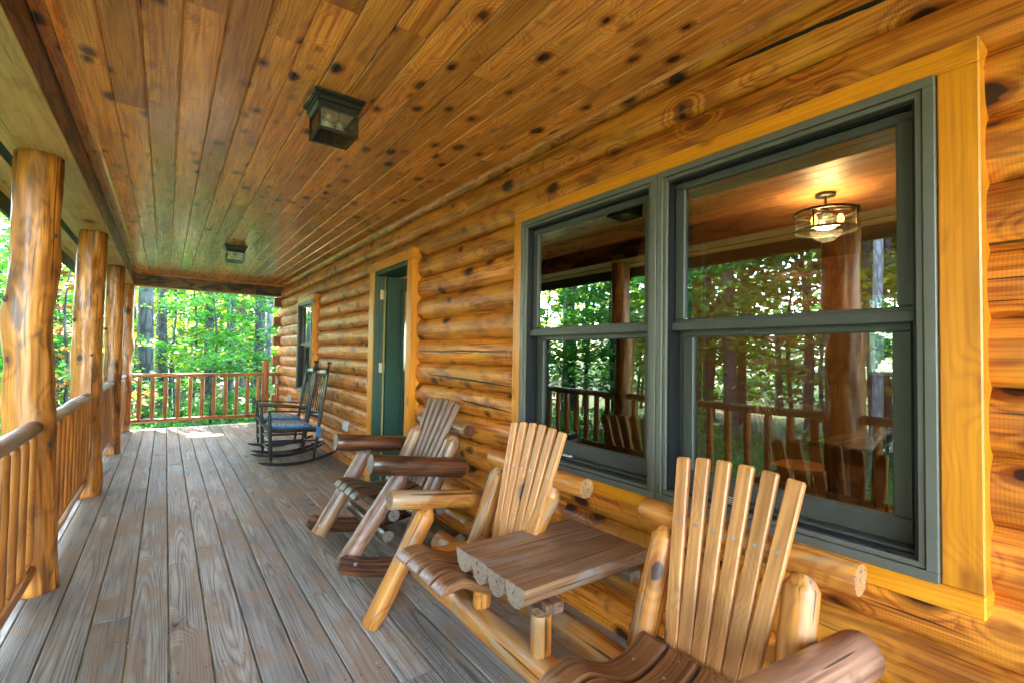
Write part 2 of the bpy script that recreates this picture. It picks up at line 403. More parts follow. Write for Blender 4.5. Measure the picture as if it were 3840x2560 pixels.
M['bulboff'] = plain('white_bulb', (.62, .60, .50), .3, var=.05)

def leafmat(name, cols, trans=.5, sat=1.0):
    """thin leaves: hue varies leaf by leaf, light comes through"""
    g = N(name); r = g.attr('rnd', 'Fac')
    cr = g.n('ShaderNodeValToRGB'); g.set(cr.inputs[0], r); e = cr.color_ramp.elements
    e[0].position = 0; e[0].color = (*cols[0], 1); e[1].position = 1; e[1].color = (*cols[-1], 1)
    for i, c in enumerate(cols[1:-1]):
        q = cr.color_ramp.elements.new((i + 1) / (len(cols) - 1)); q.color = (*c, 1)
    oi = g.n('ShaderNodeObjectInfo')
    k = g.mapr(oi.outputs['Random'], 0, 1, .8, 1.2)
    sc = g.n('ShaderNodeVectorMath', operation='SCALE'); g.set(sc.inputs[0], cr.outputs[0]); g.set(sc.inputs['Scale'], k)
    d = g.n('ShaderNodeBsdfPrincipled'); g.set(d.inputs['Base Color'], sc.outputs[0]); d.inputs['Roughness'].default_value = .5
    t = g.n('ShaderNodeBsdfTranslucent')
    s2 = g.n('ShaderNodeVectorMath', operation='MULTIPLY'); g.set(s2.inputs[0], sc.outputs[0]); g.set(s2.inputs[1], (1.6, 1.5, .7)); g.set(t.inputs[0], s2.outputs[0])
    mx = g.n('ShaderNodeMixShader'); mx.inputs[0].default_value = trans; g.set(mx.inputs[1], d.outputs[0]); g.set(mx.inputs[2], t.outputs[0])
    return g.done(mx)
M['leaf'] = leafmat('maple_leaf_green', [(.025, .14, .025), (.045, .20, .03), (.08, .25, .03), (.22, .31, .03)], .5)
M['leafdark'] = leafmat('forest_leaf_dark', [(.02, .085, .02), (.04, .13, .02), (.08, .17, .02), (.16, .19, .02)], .4)
M['leafyellow'] = leafmat('yellow_green_leaf', [(.12, .26, .02), (.26, .34, .025), (.42, .40, .03), (.10, .22, .03)], .55)
M['leafred'] = leafmat('autumn_red_leaf', [(.34, .09, .04), (.42, .17, .06), (.20, .20, .04), (.45, .12, .08)], .5)

def ground_mat():
    g = N('forest_floor'); co = g.coord()
    n1 = g.noise(co, 9, 6, .7); n2 = g.noise(co, .5, 4, .55); v = g.vor(co, 14, 'F1', 'Color')
    sp = g.n('ShaderNodeSeparateColor'); g.set(sp.inputs[0], v)
    c = g.mix(sp.outputs[0], (.07, .045, .025, 1), (.20, .13, .065, 1))
    c = g.mix(g.mapr(sp.outputs[1], .7, .9), c, (.26, .20, .10, 1))
    c = g.mix(g.mapr(n2, .42, .56), c, (.06, .14, .025, 1))
    return g.done(g.princ(Base_Color=c, Roughness=.9, Normal=g.bump(n1, .6, .05)))
M['ground'] = ground_mat()
M['path'] = plain('sandy_path', (.42, .34, .24), .9, var=.25, sc=6)
M['logsill'] = M['beam']

# cushion: grey leafy print on pale grey-blue, blue binding
def cushion():
    g = N('cushion_print'); co = g.coord()
    n1 = g.noise(co, 38, 3, .5, 1.5); n2 = g.noise(g.vmath('ADD', co, (3, 7, 1)), 60, 2, .5, 1.0)
    c = g.mix(g.mapr(n1, .5, .54), (.50, .55, .62, 1), (.11, .12, .13, 1))
    c = g.mix(g.mapr(n2, .57, .6), c, (.70, .70, .70, 1))
    return g.done(g.princ(Base_Color=c, Roughness=.85, Normal=g.bump(n1, .3, .004)))
M['cushion'] = cushion()
M['blue'] = plain('blue_binding', (.06, .24, .48), .8)
M['woven'] = plain('woven_seat', (.10, .10, .085), .7, var=.5, sc=90)
g = N('pale_grit'); g.t.links.new(g.n('ShaderNodeBsdfPrincipled').outputs[0], g.out.inputs[0])
_p = [n_ for n_ in g.t.nodes if n_.type == 'BSDF_PRINCIPLED'][0]; g.set(_p.inputs['Base Color'], g.mix(g.attr('rnd', 'Fac'), (.75, .72, .66, 1), (.30, .22, .14, 1))); M['grit'] = g.m
M['knot'] = plain('dark_knot', (.05, .022, .010), .6)
M['paper'] = plain('paper', (.62, .55, .48), .8)

# ---------------------------------------------------------------- setting: deck, ceiling, ground
X0, SP = -.0936, .146
Y_NEAR, Y_FAR = -2.4, 9.80
d = MB()
xs = [X0 + k * SP for k in range(-3, 14)]
for i in range(len(xs) - 1):
    a, b = xs[i] + .0032, min(xs[i + 1] - .0032, 1.80)
    if b - a < .02: continue
    cuts = [Y_NEAR]
    y = Y_NEAR + U(.5, 3.6)
    while y < Y_FAR - .8:
        cuts.append(y); y += random.choice((2.44, 3.05, 3.66, 4.9))
    if i == 9: cuts = [Y_NEAR, 1.78, 5.4]
    cuts.append(Y_FAR)
    for j in range(len(cuts) - 1):
        d.box((a, cuts[j] + .001, -.028), (b, cuts[j + 1] - .0015, U(-.0012, .0008)), 1, pith=(U(-.05, .05), U(.015, .075)), ch=.0035)
deck = struct(d, 'deck', M['deck'])
d = MB()
d.box((-.605, Y_NEAR, -.20), (X0 - 3 * SP - .004, Y_FAR + .03, -.006), 1, ch=.004)
d.box((X0 - 3 * SP, Y_FAR + .002, -.20), (1.80, Y_FAR + .034, -.008), 0, ch=.003)
for y in [Y_NEAR + .3 + .4 * i for i in range(31)]:
    d.box((-.53, y, -.19), (1.79, y + .04, -.031), 0)
struct(d, 'deck_rim', M['deck'])
# nail heads
d = MB()
for i in range(len(xs) - 1):
    for y in [Y_NEAR + .32 + .4 * j for j in range(31)]:
        for fx in (.22, .8):
            if random.random() < .8:
                cx, cy = xs[i] + SP * fx + U(-.008, .008), y + U(-.01, .01)
                if cx < 1.76: d.add([(cx + .0042 * math.cos(t), cy + .0042 * math.sin(t), .0022) for t in [k * PI / 3 for k in range(6)]], [list(range(6))], [(0, 0, 0)] * 6, 0)
struct(d, 'deck_nails', M['black'])

# specks of grit, pollen and bark on the boards
d = MB(); random.seed(11)
for _ in range(900):
    if random.random() < .6: x, y = random.gauss(.85, .25), random.gauss(1.75, .45)
    else: x, y = U(-.45, 1.7), U(.5, 9.5)
    if x > 1.72 or x < -.45: continue
    r = U(.0008, .0028) * (1.6 if random.random() < .08 else 1); a0 = U(0, 6)
    d.add([(x + r * U(.6, 1.4) * math.cos(a0 + t), y + r * U(.6, 1.4) * math.sin(a0 + t), .003) for t in [k * PI / 3 for k in range(6)]], [list(range(6))], [(0, 0, 0)] * 6, random.random())
o = d.build('deck_grit', M['grit']); tag(o, 'pale grit and bark specks scattered on the deck boards', 'grit', kind='stuff')
HC = 2.511
c = MB(); SC = .13056; xc = -.2446
prof = lambda w: [(-w / 2, .0), (-w / 2, .004), (-w / 2 + .0055, -.0035), (w / 2 - .0055, -.0035), (w / 2, .004), (w / 2, .018), (-w / 2, .018)]
for k in range(-1, 17):
    a = xc + k * SC; b = a + SC; 
    if a > 1.83: break
    cuts = [Y_NEAR]; y = Y_NEAR + U(.3, 3)
    while y < Y_FAR - .7: cuts.append(y); y += U(1.5, 4.2)
    cuts.append(Y_FAR)
    for j in range(len(cuts) - 1):
        w = SC - .0012
        P = [(-w / 2, .016), (-w / 2, .0035), (-w / 2 + .005, -.0025), (w / 2 - .009, -.0025), (w / 2 - .004, .0005), (w / 2 - .004, .0055), (w / 2, .0055), (w / 2, .016)]
        c.prism(P, (a + SC / 2, cuts[j] + .0008, HC), (a + SC / 2, cuts[j + 1] - .0008, HC), rnd=random.random(), pith=(U(-.04, .04), U(.02, .07)))
c.box((-.462, Y_NEAR, HC + .02), (1.9, Y_FAR + .15, HC + .03), 1)
struct(c, 'ceiling', M['ceil'])

# ground: gently falling away, one sheet to the horizon
g = bmesh.new()
gv = {}
rng = [-160, -110, -80, -60, -45, -36] + [-30 + 2 * i for i in range(40)] + [52, 60, 75, 95, 125, 160]
for i, x in enumerate(rng):
    for j, y in enumerate(rng):
        dd = math.hypot(x, y)
        z = -.85 + .22 * mnoise.noise((x * .13, y * .13, 0)) * (0.3 if abs(x) < 4 and -3 < y < 11 else 1) - (0.02 * max(0, dd - 14) if dd < 60 else .92) * .25
        if x > 1.9 and x < 7 and -3 < y < 10: z = -.9
        gv[i, j] = g.verts.new((x, y, z))
for i in range(len(rng) - 1):
    for j in range(len(rng) - 1):
        g.faces.new((gv[i, j], gv[i + 1, j], gv[i + 1, j + 1], gv[i, j + 1]))
me = bpy.data.meshes.new('ground'); g.to_mesh(me); g.free()
for p in me.polygons: p.use_smooth = True
me.materials.append(M['ground']); o = bpy.data.objects.new('ground', me); col.objects.link(o); tag(o, kind='structure')
p = MB(); V = []; n = 30
for i in range(n + 1):
    x = -14 + 26 * i / n; yc = 18.6 + .5 * math.sin(x * .3)
    for w in (-.7, 0, .7): V.append((x, yc + w + .12 * mnoise.noise((x, w, 3)), -.80 + (.03 if w == 0 else 0)))
F = []
for i in range(n):
    for w in (0, 1): F.append([i * 3 + w, (i + 1) * 3 + w, (i + 1) * 3 + w + 1, i * 3 + w + 1])
p.add(V, F, V, 0, True); struct(p, 'path', M['path'])

# ---------------------------------------------------------------- the cabin
cabin = empty('log_cabin', (1.8, 4, 0), 0, 'varnished honey pine log cabin wall with notched corner beside the long porch', 'cabin')
OPEN = [(.371, 2.216, .70, 2.049), (3.875, 4.70, -.1, 2.085), (7.13, 8.0, .69, 2.03)]   # y0,y1,z0,z1
HL = .1785; XS = 1.764; BUL = .044
def xface(z, zc): 
    t = min(1, abs(2 * (z - zc) / HL)); return XS - BUL * (1 - t ** 3.4)
def dlog(mb, y0, y1, za, zb, zc, rnd, round_end=False):
    zs = [za + (zb - za) * i / 12 for i in range(13)]
    # finer towards the seams
    zs = [zc + HL / 2 * math.sin(PI / 2 * max(-1, min(1, 2 * (z - zc) / HL))) if (za, zb) == (zc - HL / 2 + .0008, zc + HL / 2 - .0008) else z for z in zs]
    pr = [(1.80 - 0 + .10, zs[0])] + [(xface(z, zc), z) for z in zs] + [(1.90, zs[-1])]
    n = 1
    ys = [y0, y1]
    if round_end: ys = [y0, y1 - .03, y1 - .012, y1]
    V = []; WC = []
    for i, y in enumerate(ys):
        sh = 0 if not round_end else (0, 0, .012, .035)[i]
        for (x, z) in pr:
            xx = x + sh if x < 1.89 else x; zz = z + (zc - z) * (sh * 3)
            V.append((xx, y, zz)); WC.append((y + rnd * 61, x - 1.86, z - zc))
    m = len(pr); F = []
    for i in range(len(ys) - 1):
        for j in range(m):
            k = (j + 1) % m; F.append([i * m + j, (i + 1) * m + j, (i + 1) * m + k, i * m + k])
    mb.add(V, F, WC, rnd, True)
    mb.add(V[:m], [list(range(m))], WC[:m], rnd, False); mb.add(V[-m:], [list(range(m))[::-1]], WC[-m:], rnd, False)
lw = MB()
for k in range(0, 15):
    z0 = -.036 + HL * k; z1 = z0 + HL; zc = (z0 + z1) / 2
    za, zb = z0 + .0008, z1 - .0008
    if zb > HC + .02: zb = HC + .02
    if za > HC: break
    yend = 9.80 if k % 2 == 0 else 10.12
    # blocked intervals for this course
    segs = [(Y_NEAR, yend, za, zb)]
    for (a, b, c0, c1) in OPEN:
        nw = []
        for (s0, s1, q0, q1) in segs:
            if c0 >= q1 - .004 or c1 <= q0 + .004 or b <= s0 or a >= s1: nw.append((s0, s1, q0, q1)); continue
            if a > s0: nw.append((s0, a, q0, q1))
            if b < s1: nw.append((b, s1, q0, q1))
            if c0 > q0 + .004: nw.append((a, b, q0, c0))
            if c1 < q1 - .004: nw.append((a, b, c1, q1))
        segs = nw
    cr = random.random()
    jt = U(Y_NEAR + 1, 9) if random.random() < .35 and k > 9 or k in (2, 4) else None
    if k == 4: jt = 2.86
    for (s0, s1, q0, q1) in segs:
        re = s1 > 9.7
        if jt and s0 + .3 < jt < s1 - .3:
            dlog(lw, s0, jt - .0012, q0, q1, zc, cr); cr2 = random.random(); dlog(lw, jt + .0012, s1, q0, q1, zc, cr2, re); cr = cr2
        else: dlog(lw, s0, s1, q0, q1, zc, cr, re)
wall = lw.build('log_wall', M['wall'], cabin, True)
def crack(pts, k_):
    zc = -.036 + HL * (k_ + .5); n = 24; V = []; P_ = [Vector((0, y, z)) for y, z in pts]
    for i in range(n + 1):
        t = i / n * (len(P_) - 1); j = min(int(t), len(P_) - 2); p = P_[j].lerp(P_[j + 1], t - j); w = .0075 * math.sin(PI * (i / n) ** .7) ** .8 * (1 + .5 * mnoise.noise((p.y * 40, 0, 0))) + .0003; z0 = p.z + .003 * mnoise.noise((p.y * 14, 5, 0))
        for z in (z0 - w, z0 + w): V += [(xface(z, zc) - .0012, p.y, z), (xface(z, zc) + .006, p.y, z)]
    F = []
    for i in range(n):
        a = i * 4; F += [(a, a + 2, a + 6, a + 4), (a, a + 4, a + 5, a + 1), (a + 2, a + 3, a + 7, a + 6)]
    m = MB(); m.add(V, F, V, .5); return m.build('drying_crack', M['black'], wall)
crack([(1.03, 2.404), (.83, 2.393), (.66, 2.380), (.49, 2.364), (.30, 2.350), (.05, 2.345)], 13)
crack([(3.70, 1.305), (3.3, 1.30), (3.0, 1.306), (2.6, 1.300), (2.30, 1.302)], 7)
crack([(3.55, 1.118), (3.1, 1.108), (2.7, 1.098), (2.32, 1.082)], 6)
crack([(3.0, .955), (2.7, .944), (2.32, .930)], 5)
t = MB()
for k in range(0, 15, 2):          # tails of the end wall's logs, sawn flat
    z0 = -.036 + HL * k; z1 = min(z0 + HL, HC)
    t.box((1.617, 9.803, z0 + .004), (2.4, 9.95, z1 - .004), 0, ch=.004)
for k in range(1, 14, 2):          # end wall between the tails
    z0 = -.036 + HL * k
    t.box((1.905, 9.82, z0 + .001), (6.3, 9.95, z0 + HL - .001), 0)
t.build('log_tail', M['tail'], cabin, True)
# far end wall/back walls of the cabin body
b = MB()
b.box((1.905, 9.60, -.1), (6.3, 9.79, 2.6), 0); [b.box(q0, q1, 0) for q0, q1 in (((1.905, Y_NEAR, -.1), (2.6, Y_NEAR + .15, 2.6)), ((5.2, Y_NEAR, -.1), (6.3, Y_NEAR + .15, 2.6)), ((2.601, Y_NEAR, 2.0), (5.199, Y_NEAR + .15, 2.6)), ((2.601, Y_NEAR, -.1), (5.199, Y_NEAR + .15, .9)), ((2.601, Y_NEAR, .9), (3.5, Y_NEAR + .15, 2.0)))]  # unseen opening added in the near wall to let daylight into the room
for (y0, y1, z0, z1) in [(Y_NEAR + .16, 1.0, -.1, 2.6), (1.92, 5.0, -.1, 2.6), (6.2, 9.59, -.1, 2.6), (1.0, 1.92, -.1, 1.14), (1.0, 1.92, 1.97, 2.6), (5.0, 6.2, -.1, .8), (5.0, 6.2, 2.0, 2.6)]:
    b.box((6.0, y0 + .001, z0), (6.18, y1 - .001, z1), 1)
b.build('rear_wall', M['inwall'], cabin, True)
# ceiling over the rooms
s = MB()
for k in range(32):
    x = 1.905 + k * .13; 
    s.box((x + .001, Y_NEAR + .16, 2.44), (x + .129, 9.59, 2.455), 1, ch=.003)
struct(s, 'interior_ceiling', M['inwall'])
s = MB()
for k in range(50):
    x = 1.905 + k * .083
    if x > 5.95: break
    s.box((x + .0008, Y_NEAR + .16, -.02), (min(x + .0822, 5.99), 9.59, U(-.001, .0005)), 1)
struct(s, 'interior_floor', M['infloor'])
s = MB()      # inner face of the front wall
for (y0, y1, z0, z1) in [(Y_NEAR + .16, .33, 0, 2.43), (2.25, 3.85, 0, 2.43), (4.73, 7.1, 0, 2.43), (8.03, 9.59, 0, 2.43), (.33, 2.25, 0, .67), (.33, 2.25, 2.08, 2.43), (3.85, 4.73, 2.1, 2.43), (7.1, 8.03, 0, .66), (7.1, 8.03, 2.06, 2.43)]:
    s.box((1.904, y0 + .001, z0), (1.925, y1 - .001, z1), 1)
s.box((1.93, 4.95, 0), (5.99, 5.03, 2.43), 0)
struct(s, 'interior_wall', M['inwall'])
# roof, soffit, fascia, beams
r = MB()
r.add([(-1.0, Y_NEAR - .1, 2.37), (-1.0, 10.4, 2.37), (4.0, 10.4, 4.2), (4.0, Y_NEAR - .1, 4.2), (8.0, 10.4, 2.7), (8.0, Y_NEAR - .1, 2.7),
       (-1.0, Y_NEAR - .1, 2.33), (-1.0, 10.4, 2.33), (8.0, 10.4, 2.6), (8.0, Y_NEAR - .1, 2.6)],
      [(0, 1, 2, 3), (3, 2, 4, 5), (0, 6, 7, 1), (7, 8, 4, 2, 1), (6, 0, 3, 5, 9), (5, 4, 8, 9)], [(0, 0, 0)] * 10, 0)
roof = r.build('roof', M['roofmetal'], cabin, True)
r = MB(); r.box((-.955, Y_NEAR - .1, 2.205), (-.93, 10.35, 2.345), 1, ch=.003); r.box((-.93, 10.15, 2.345), (1.9, 10.175, 2.45), 0, ch=.003)
f = r.build('fascia', M['fascia'], roof)
r = MB()
for x0, x1 in ((-.928, -.865), (-.863, -.762), (-.712, -.642)): r.box((x0, Y_NEAR, 2.318), (x1, 10.15, 2.33), 1, ch=.002)
for x0, x1 in ((10.0, 10.15), (9.91, 9.998)): r.box((-.44, x0, 2.318), (1.9, x1, 2.33), 0)
f = r.build('soffit', M['soffit'], roof)
r = MB(); r.box((-.762, Y_NEAR, 2.326), (-.712, 10.1, 2.331), 1); 
for i in range(620):
    y = Y_NEAR + .02 * i
    if y < 9.9: r.box((-.760, y, 2.321), (-.714, y + .009, 2.3255), 0, rnd=.5)
r.build('vent', M['black'], roof)
bm = MB(); bm.box((-.64, Y_NEAR, 2.309), (-.437, 9.99, 2.500), 1, ch=.004)
pb = empty('porch_beam', (-.54, 4, 2.31), 0, 'long dark stained beam resting on the row of peeled log posts', 'beam')
bm.v = [(x + .54, y - 4, z - 2.31) for x, y, z in bm.v]; bm.build('beam_core', M['beam'], pb)
bm = MB(); bm.box((-.643, Y_NEAR, 2.300), (-.434, 9.99, 2.3085), 1); bm.v = [(x + .54, y - 4, z - 2.31) for x, y, z in bm.v]; bm.build('beam_underside', M['beam_bottom'], pb)
bm = MB(); bm.box((-.436, 9.81, 2.309), (1.30, 9.90, 2.50), 0, ch=.003); bm.box((1.303, 9.81, 2.309), (1.80, 9.90, 2.50), 0, ch=.003)
o = bm.build('porch_beam', M['beam']); tag(o, 'dark beam spanning the far end of the porch above the end railing', 'beam')
tm = MB()
tm.box((-.436, Y_NEAR, HC - .022), (-.384, 9.80, HC - .006), 1, ch=.003)
qr = [(0, 0)] + [(.02 * math.cos(a), -.02 * math.sin(a)) for a in [i * PI / 12 for i in range(7)]]
tm.prism([(-.012, .0), (.012, 0), (.012, -.006), (0, -.018), (-.012, -.018)], (-.370, Y_NEAR, HC - .003), (-.370, 9.80, HC - .003))
tm.prism([(-.016, .0), (.016, 0), (.016, -.022), (.004, -.024), (-.016, -.006)], (1.735, Y_NEAR, HC - .002), (1.735, 9.80, HC - .002))
tm.box((-.36, 9.765, HC - .024), (1.72, 9.80, HC - .004), 0, ch=.004)
tm.build('ceiling_trim', M['ceil'], cabin, True)

# ---------------------------------------------------------------- windows and door (parts of the cabin)
def ring(mb, y0, y1, z0, z1, w, xa, xb, wb=None, ch=.002, mi=0, wt=None):
    """rectangular frame in the wall plane between xa (outside) and xb"""
    wb = w if wb is None else wb; wt = w if wt is None else wt
    mb.box((xa, y0, z0 + wb), (xb, y0 + w, z1 - wt), 2, ch=ch, mi=mi); mb.box((xa, y1 - w, z0 + wb), (xb, y1, z1 - wt), 2, ch=ch, mi=mi)
    mb.box((xa, y0, z1 - wt), (xb, y1, z1), 1, ch=ch, mi=mi); mb.box((xa, y0, z0), (xb, y1, z0 + wb), 1, ch=ch, mi=mi)
def sub(mb, name, m, parent):
    o = mb.build(name, m, parent); return o       # parent already maps to world coordinates
def window(units, z0, z1, zm, trim, far=False):
    f = MB(); ya, yb = units[0][0], units[-1][1]
    for (y0, y1) in units:
        ring(f, y0, y1, z0, z1, .027, 1.650, 1.735)
        ring(f, y0 + .029, y1 - .029, z0 + .029, z1 - .029, .015, 1.657, 1.72, ch=.0015)
    win = f.build('window', M['frame'], cabin, True)
    g = MB()
    for (y0, y1) in units: ring(g, y0 + .046, y1 - .046, z0 + .046, z1 - .046, .007, 1.668, 1.74, ch=0)
    sub(g, 'gasket', M['black'], win)
    for (y0, y1) in units:
        a, b = y0 + .054, y1 - .054
        s = MB(); ring(s, a, b, zm + .004, z1 - .054, .045, 1.700, 1.728, wb=.030, ch=.004, wt=.028)
        ring(s, a + .018, b - .018, z0 + .060, zm + .012, .048, 1.732, 1.765, wb=.072, ch=.004)
        s.box((1.742, a - .03, z0 + .03), (1.80, a + .016, z1 - .04), 2, ch=.002); s.box((1.742, b - .016, z0 + .03), (1.80, b + .03, z1 - .04), 2, ch=.002)
        s.box((1.69, a, z0 + .020), (1.77, b, z0 + .060), 1, ch=.003)
        s.box((1.685, a - .006, zm - .012), (1.699, b + .006, zm + .020), 1, ch=.002)
        sub(s, 'sash', M['sash'], win)
        for (q0, q1, x, e, mt_) in ((zm + .034, z1 - .081, 1.713, .044, 'glass'), (z0 + .132, zm - .036, 1.748, .066, 'glass_screened')):
            p = MB(); p.box((x, a + e, q0), (x + .004, b - e, q1), 1); sub(p, 'pane', M[mt_], win)
    t = MB(); w = .085
    ty0, ty1 = ya, yb
    if trim:
        tl, tr, tt, tb = trim
        t.box((1.662, ya - tr, z0), (1.80, ya - .0015, z1), 2, ch=.004); t.box((1.662, yb + .0015, z0), (1.80, yb + tl, z1), 2, ch=.004)
        t.box((1.664, ya - tr, z1 + .0012), (1.80, yb + tl, z1 + tt), 1, ch=.004); t.box((1.664, ya - tr, z0 - tb), (1.80, yb + tl, z0 - .0012), 1, ch=.004)
    sub(t, 'window_trim', M['trim'], win)
    return win
win1 = window([(.371, 1.266), (1.270, 2.2156)], .698, 2.049, 1.400, (.085, .086, .068, .062))
# tilt latches and the maker's label near the sill
l = MB(); 
l.box((1.672, 1.80, .768), (1.69, 1.90, .776), 1, ch=.002); sub(l, 'sill_latch', M['white'], win1)
l = MB(); l.box((1.6795, .905, .749), (1.6815, .985, .777), 1); sub(l, 'sill_label', M['white'], win1)
l = MB()
for i in range(3): l.box((1.6785, .945, .753 + i * .008), (1.6793, .982, .757 + i * .008), 1)
sub(l, 'label_print', M['black'], win1)
win2 = window([(7.13, 8.0)], .69, 2.03, 1.39, (.062, .062, .075, .06))

# door: opening 3.875..4.70, hinged on the far jamb, standing open into the room
dt = MB(); dt.box((1.668, 4.6815, 0), (1.80, 4.815, 2.085), 2, ch=.003); dt.box((1.668, 3.770, 0), (1.80, 3.8735, 2.085), 2, ch=.003)
dt.box((1.666, 3.765, 2.0865), (1.80, 4.82, 2.178), 1, ch=.003)
door_frame = dt.build('door', M['trim'], cabin, True)
j = MB(); j.box((1.676, 4.660, .0), (1.722, 4.70, 2.084), 2, ch=.002); j.box((1.685, 3.8755, 0), (1.93, 3.905, 2.084), 2); j.box((1.685, 3.906, 2.05), (1.93, 4.659, 2.084), 1, ch=.002)
j.box((1.729, 4.668, 0), (1.93, 4.70, 2.084), 2, ch=.002)
sub(j, 'jamb', M['jamb'], door_frame)
j = MB(); j.box((1.7225, 4.666, 0), (1.7285, 4.69, 2.05), 2); sub(j, 'gasket', M['black'], door_frame)
j = MB(); j.box((1.766, 4.652, .01), (1.784, 4.6675, 2.05), 2, ch=.002); sub(j, 'weather_strip', M['strip'], door_frame)
dp = MB(); DY = 4.622; DX0, DX1 = 1.786, 2.60; ST = .175
# leaf built as stiles/rails so the glazed opening and the lower panel are real recesses
dp.box((DX0, DY, .01), (DX0 + ST, DY + .044, 2.046), 2, ch=.002); dp.box((DX1 - ST, DY, .01), (DX1, DY + .044, 2.046), 2)
dp.box((DX0 + ST, DY, 1.925), (DX1 - ST, DY + .044, 2.046), 0); dp.box((DX0 + ST, DY, .93), (DX1 - ST, DY + .044, 1.10), 0); dp.box((DX0 + ST, DY, .01), (DX1 - ST, DY + .044, .41), 0)
dp.box((DX0 + ST, DY + .012, .41), (DX1 - ST, DY + .036, .93), 0)
dp.box((DX0 + ST + .03, DY + .003, .44), (DX1 - ST - .03, DY + .012, .90), 0, ch=.006)
def xring(mb, x0, x1, z0, z1, w, ya, yb, ch=.003):
    mb.box((x0, ya, z0), (x0 + w, yb, z1), 2, ch=ch); mb.box((x1 - w, ya, z0), (x1, yb, z1), 2, ch=ch)
    mb.box((x0 + w, ya, z0), (x1 - w, yb, z0 + w), 0, ch=ch); mb.box((x0 + w, ya, z1 - w), (x1 - w, yb, z1), 0, ch=ch)
xring(dp, DX0 + ST - .025, DX1 - ST + .025, 1.075, 1.95, .035, DY - .012, DY + .05)
xring(dp, DX0 + ST - .012, DX1 - ST + .012, .398, .942, .018, DY - .006, DY + .002)
sub(dp, 'door_leaf', M['door'], door_frame)
p = MB(); p.box((DX0 + ST + .01, DY + .02, 1.11), (DX1 - ST - .01, DY + .024, 1.915), 0); sub(p, 'pane', M['lampglass'], door_frame)
for z in (1.815, 1.09, .355):
    h = MB(); h.box((1.731, 4.6655, z), (1.766, 4.6678, z + .095), 2, ch=.0005); h.tube([(1.775, 4.645, z), (1.775, 4.645, z + .095)], .008)
    for (a, b2) in ((1.738, .015), (1.748, .035), (1.738, .06), (1.748, .08)): h.tube([(a, 4.6656, z + b2), (a, 4.6640, z + b2)], .003, mi=1)
    hg = h.build('hinge', [M['brass'], M['black']], door_frame)
s = MB(); s.box((1.67, 3.9065, -.005), (1.92, 4.659, .022), 1, ch=.004); sub(s, 'threshold', M['brass'], door_frame)

# window blinds inside the big window, one per unit
for (a, b_, txt) in ((.44, 1.20, 'raised pale green blind at the top of the right window unit'), (1.33, 2.13, 'raised pale green blind at the top of the left window unit')):
    bl = empty('window_blind', (1.790, (a + b_) / 2, 1.942), 0, txt, 'blind', 'raised blinds in the wide window')
    m = MB(); hw = (b_ - a) / 2
    for i in range(7): m.box((-.020, -hw, .005 + i * .0098), (.012, hw, .0140 + i * .0098), 1, rnd=.5)
    m.box((-.014, -hw, .074), (.014, hw, .10), 1, ch=.002); m.build('slat_stack', M['blind'], bl)
    for q in (-.6, .0, .6):
        m = MB(); m.tube([(-.016 + U(-.002, .002), hw * q + U(-.010, .010), .02 + k * .009) for k in range(8)], [.005, .008, .005, .009, .006, .008, .005, .004], 6); m.build('ladder_cord', M['blind'], bl)
    m = MB(); m.tube([(-.016, hw * .82, .0), (-.016, hw * .83, -.5), (-.016, hw * .80, -.95)], .0016, 5); m.tube([(-.016, hw * .79, .0), (-.016, hw * .795, -.5), (-.016, hw * .80, -.95)], .0016, 5)
    m.build('pull_cord', M['white'], bl)

# ---------------------------------------------------------------- posts and railings
def post(x, y, r0, r1, z1, seed, label, bend):
    random.seed(seed)
    o = empty('log_post', (x, y, 0), 0, label, 'post', 'peeled log posts along the porch edge')
    m = MB(); m.log((0, 0, -.002), (0, 0, z1), r0, r1, 40, 90, wob=0, rn_=.05, facet=.20, fs=3.8, rnd=U(0, 1), bend=bend)
    # flatten the wc grain so that it follows the post
    m.build('trunk', M['post'], o)
    for i in range(5):
        k = MB()
        a, z = U(0, 2 * PI), U(.3, 2.1); t = z / z1; c_ = bend(t); r = (r0 + (r1 - r0) * t) * .97
        if i == 0: a, z = PI * 1.22, 1.52; t = z / z1; c_ = bend(t)
        k.ball((c_.x + r * math.cos(a), c_.y + r * math.sin(a), z), .016 if i == 0 else U(.007, .012), 12, 8, (1, 1, 1.2))
        k.build('knot', M['knot'], o)
    return o
P = [(-.575, 3.54, .106, .100, 'thick golden peeled log post nearest the camera, left edge of the photo', lambda t: Vector((.045 * max(0, 1 - t / .45) - .016 * math.exp(-((t - .62) / .08) ** 2), 0, 0))),
     (-.550, 5.58, .112, .103, 'peeled log post with a long vertical drying crack, second along the railing', lambda t: Vector((.022 * max(0, 1 - t / .4) + .006 * math.sin(t * 7), 0, 0))),
     (-.520, 7.66, .100, .092, 'slimmer peeled log post with saw marks near its top, third along the railing', lambda t: Vector((.015 * max(0, 1 - t / .3) + .006 * math.sin(t * 5), 0, 0))),
     (-.505, 9.66, .098, .090, 'sunlit corner log post with a branch collar where the two railings meet', lambda t: Vector((.02 * math.exp(-((t - .58) / .05) ** 2), 0, 0))),
     (-.56, 1.43, .135, .12, 'peeled log post seen only as a reflection in the wide window', lambda t: Vector((0, 0, 0))),
     (-.56, -.65, .135, .12, 'peeled log post behind the camera seen only in glass reflections', lambda t: Vector((0, 0, 0)))]
for i, (x, y, r0, r1, lab, bd) in enumerate(P): post(x, y, r0, r1, 2.302, 20 + i, lab, bd)
random.seed(99)
def baluster():
    o = MB(); o.log((0, 0, .165), (0, 0, .868), .033, .030, 10, 5, cha=.05, chb=.05, rn_=.03, ten=.42, rnd=U(0, 1), facet=.06); return o
BALS = [baluster() for _ in range(6)]
BALM = None
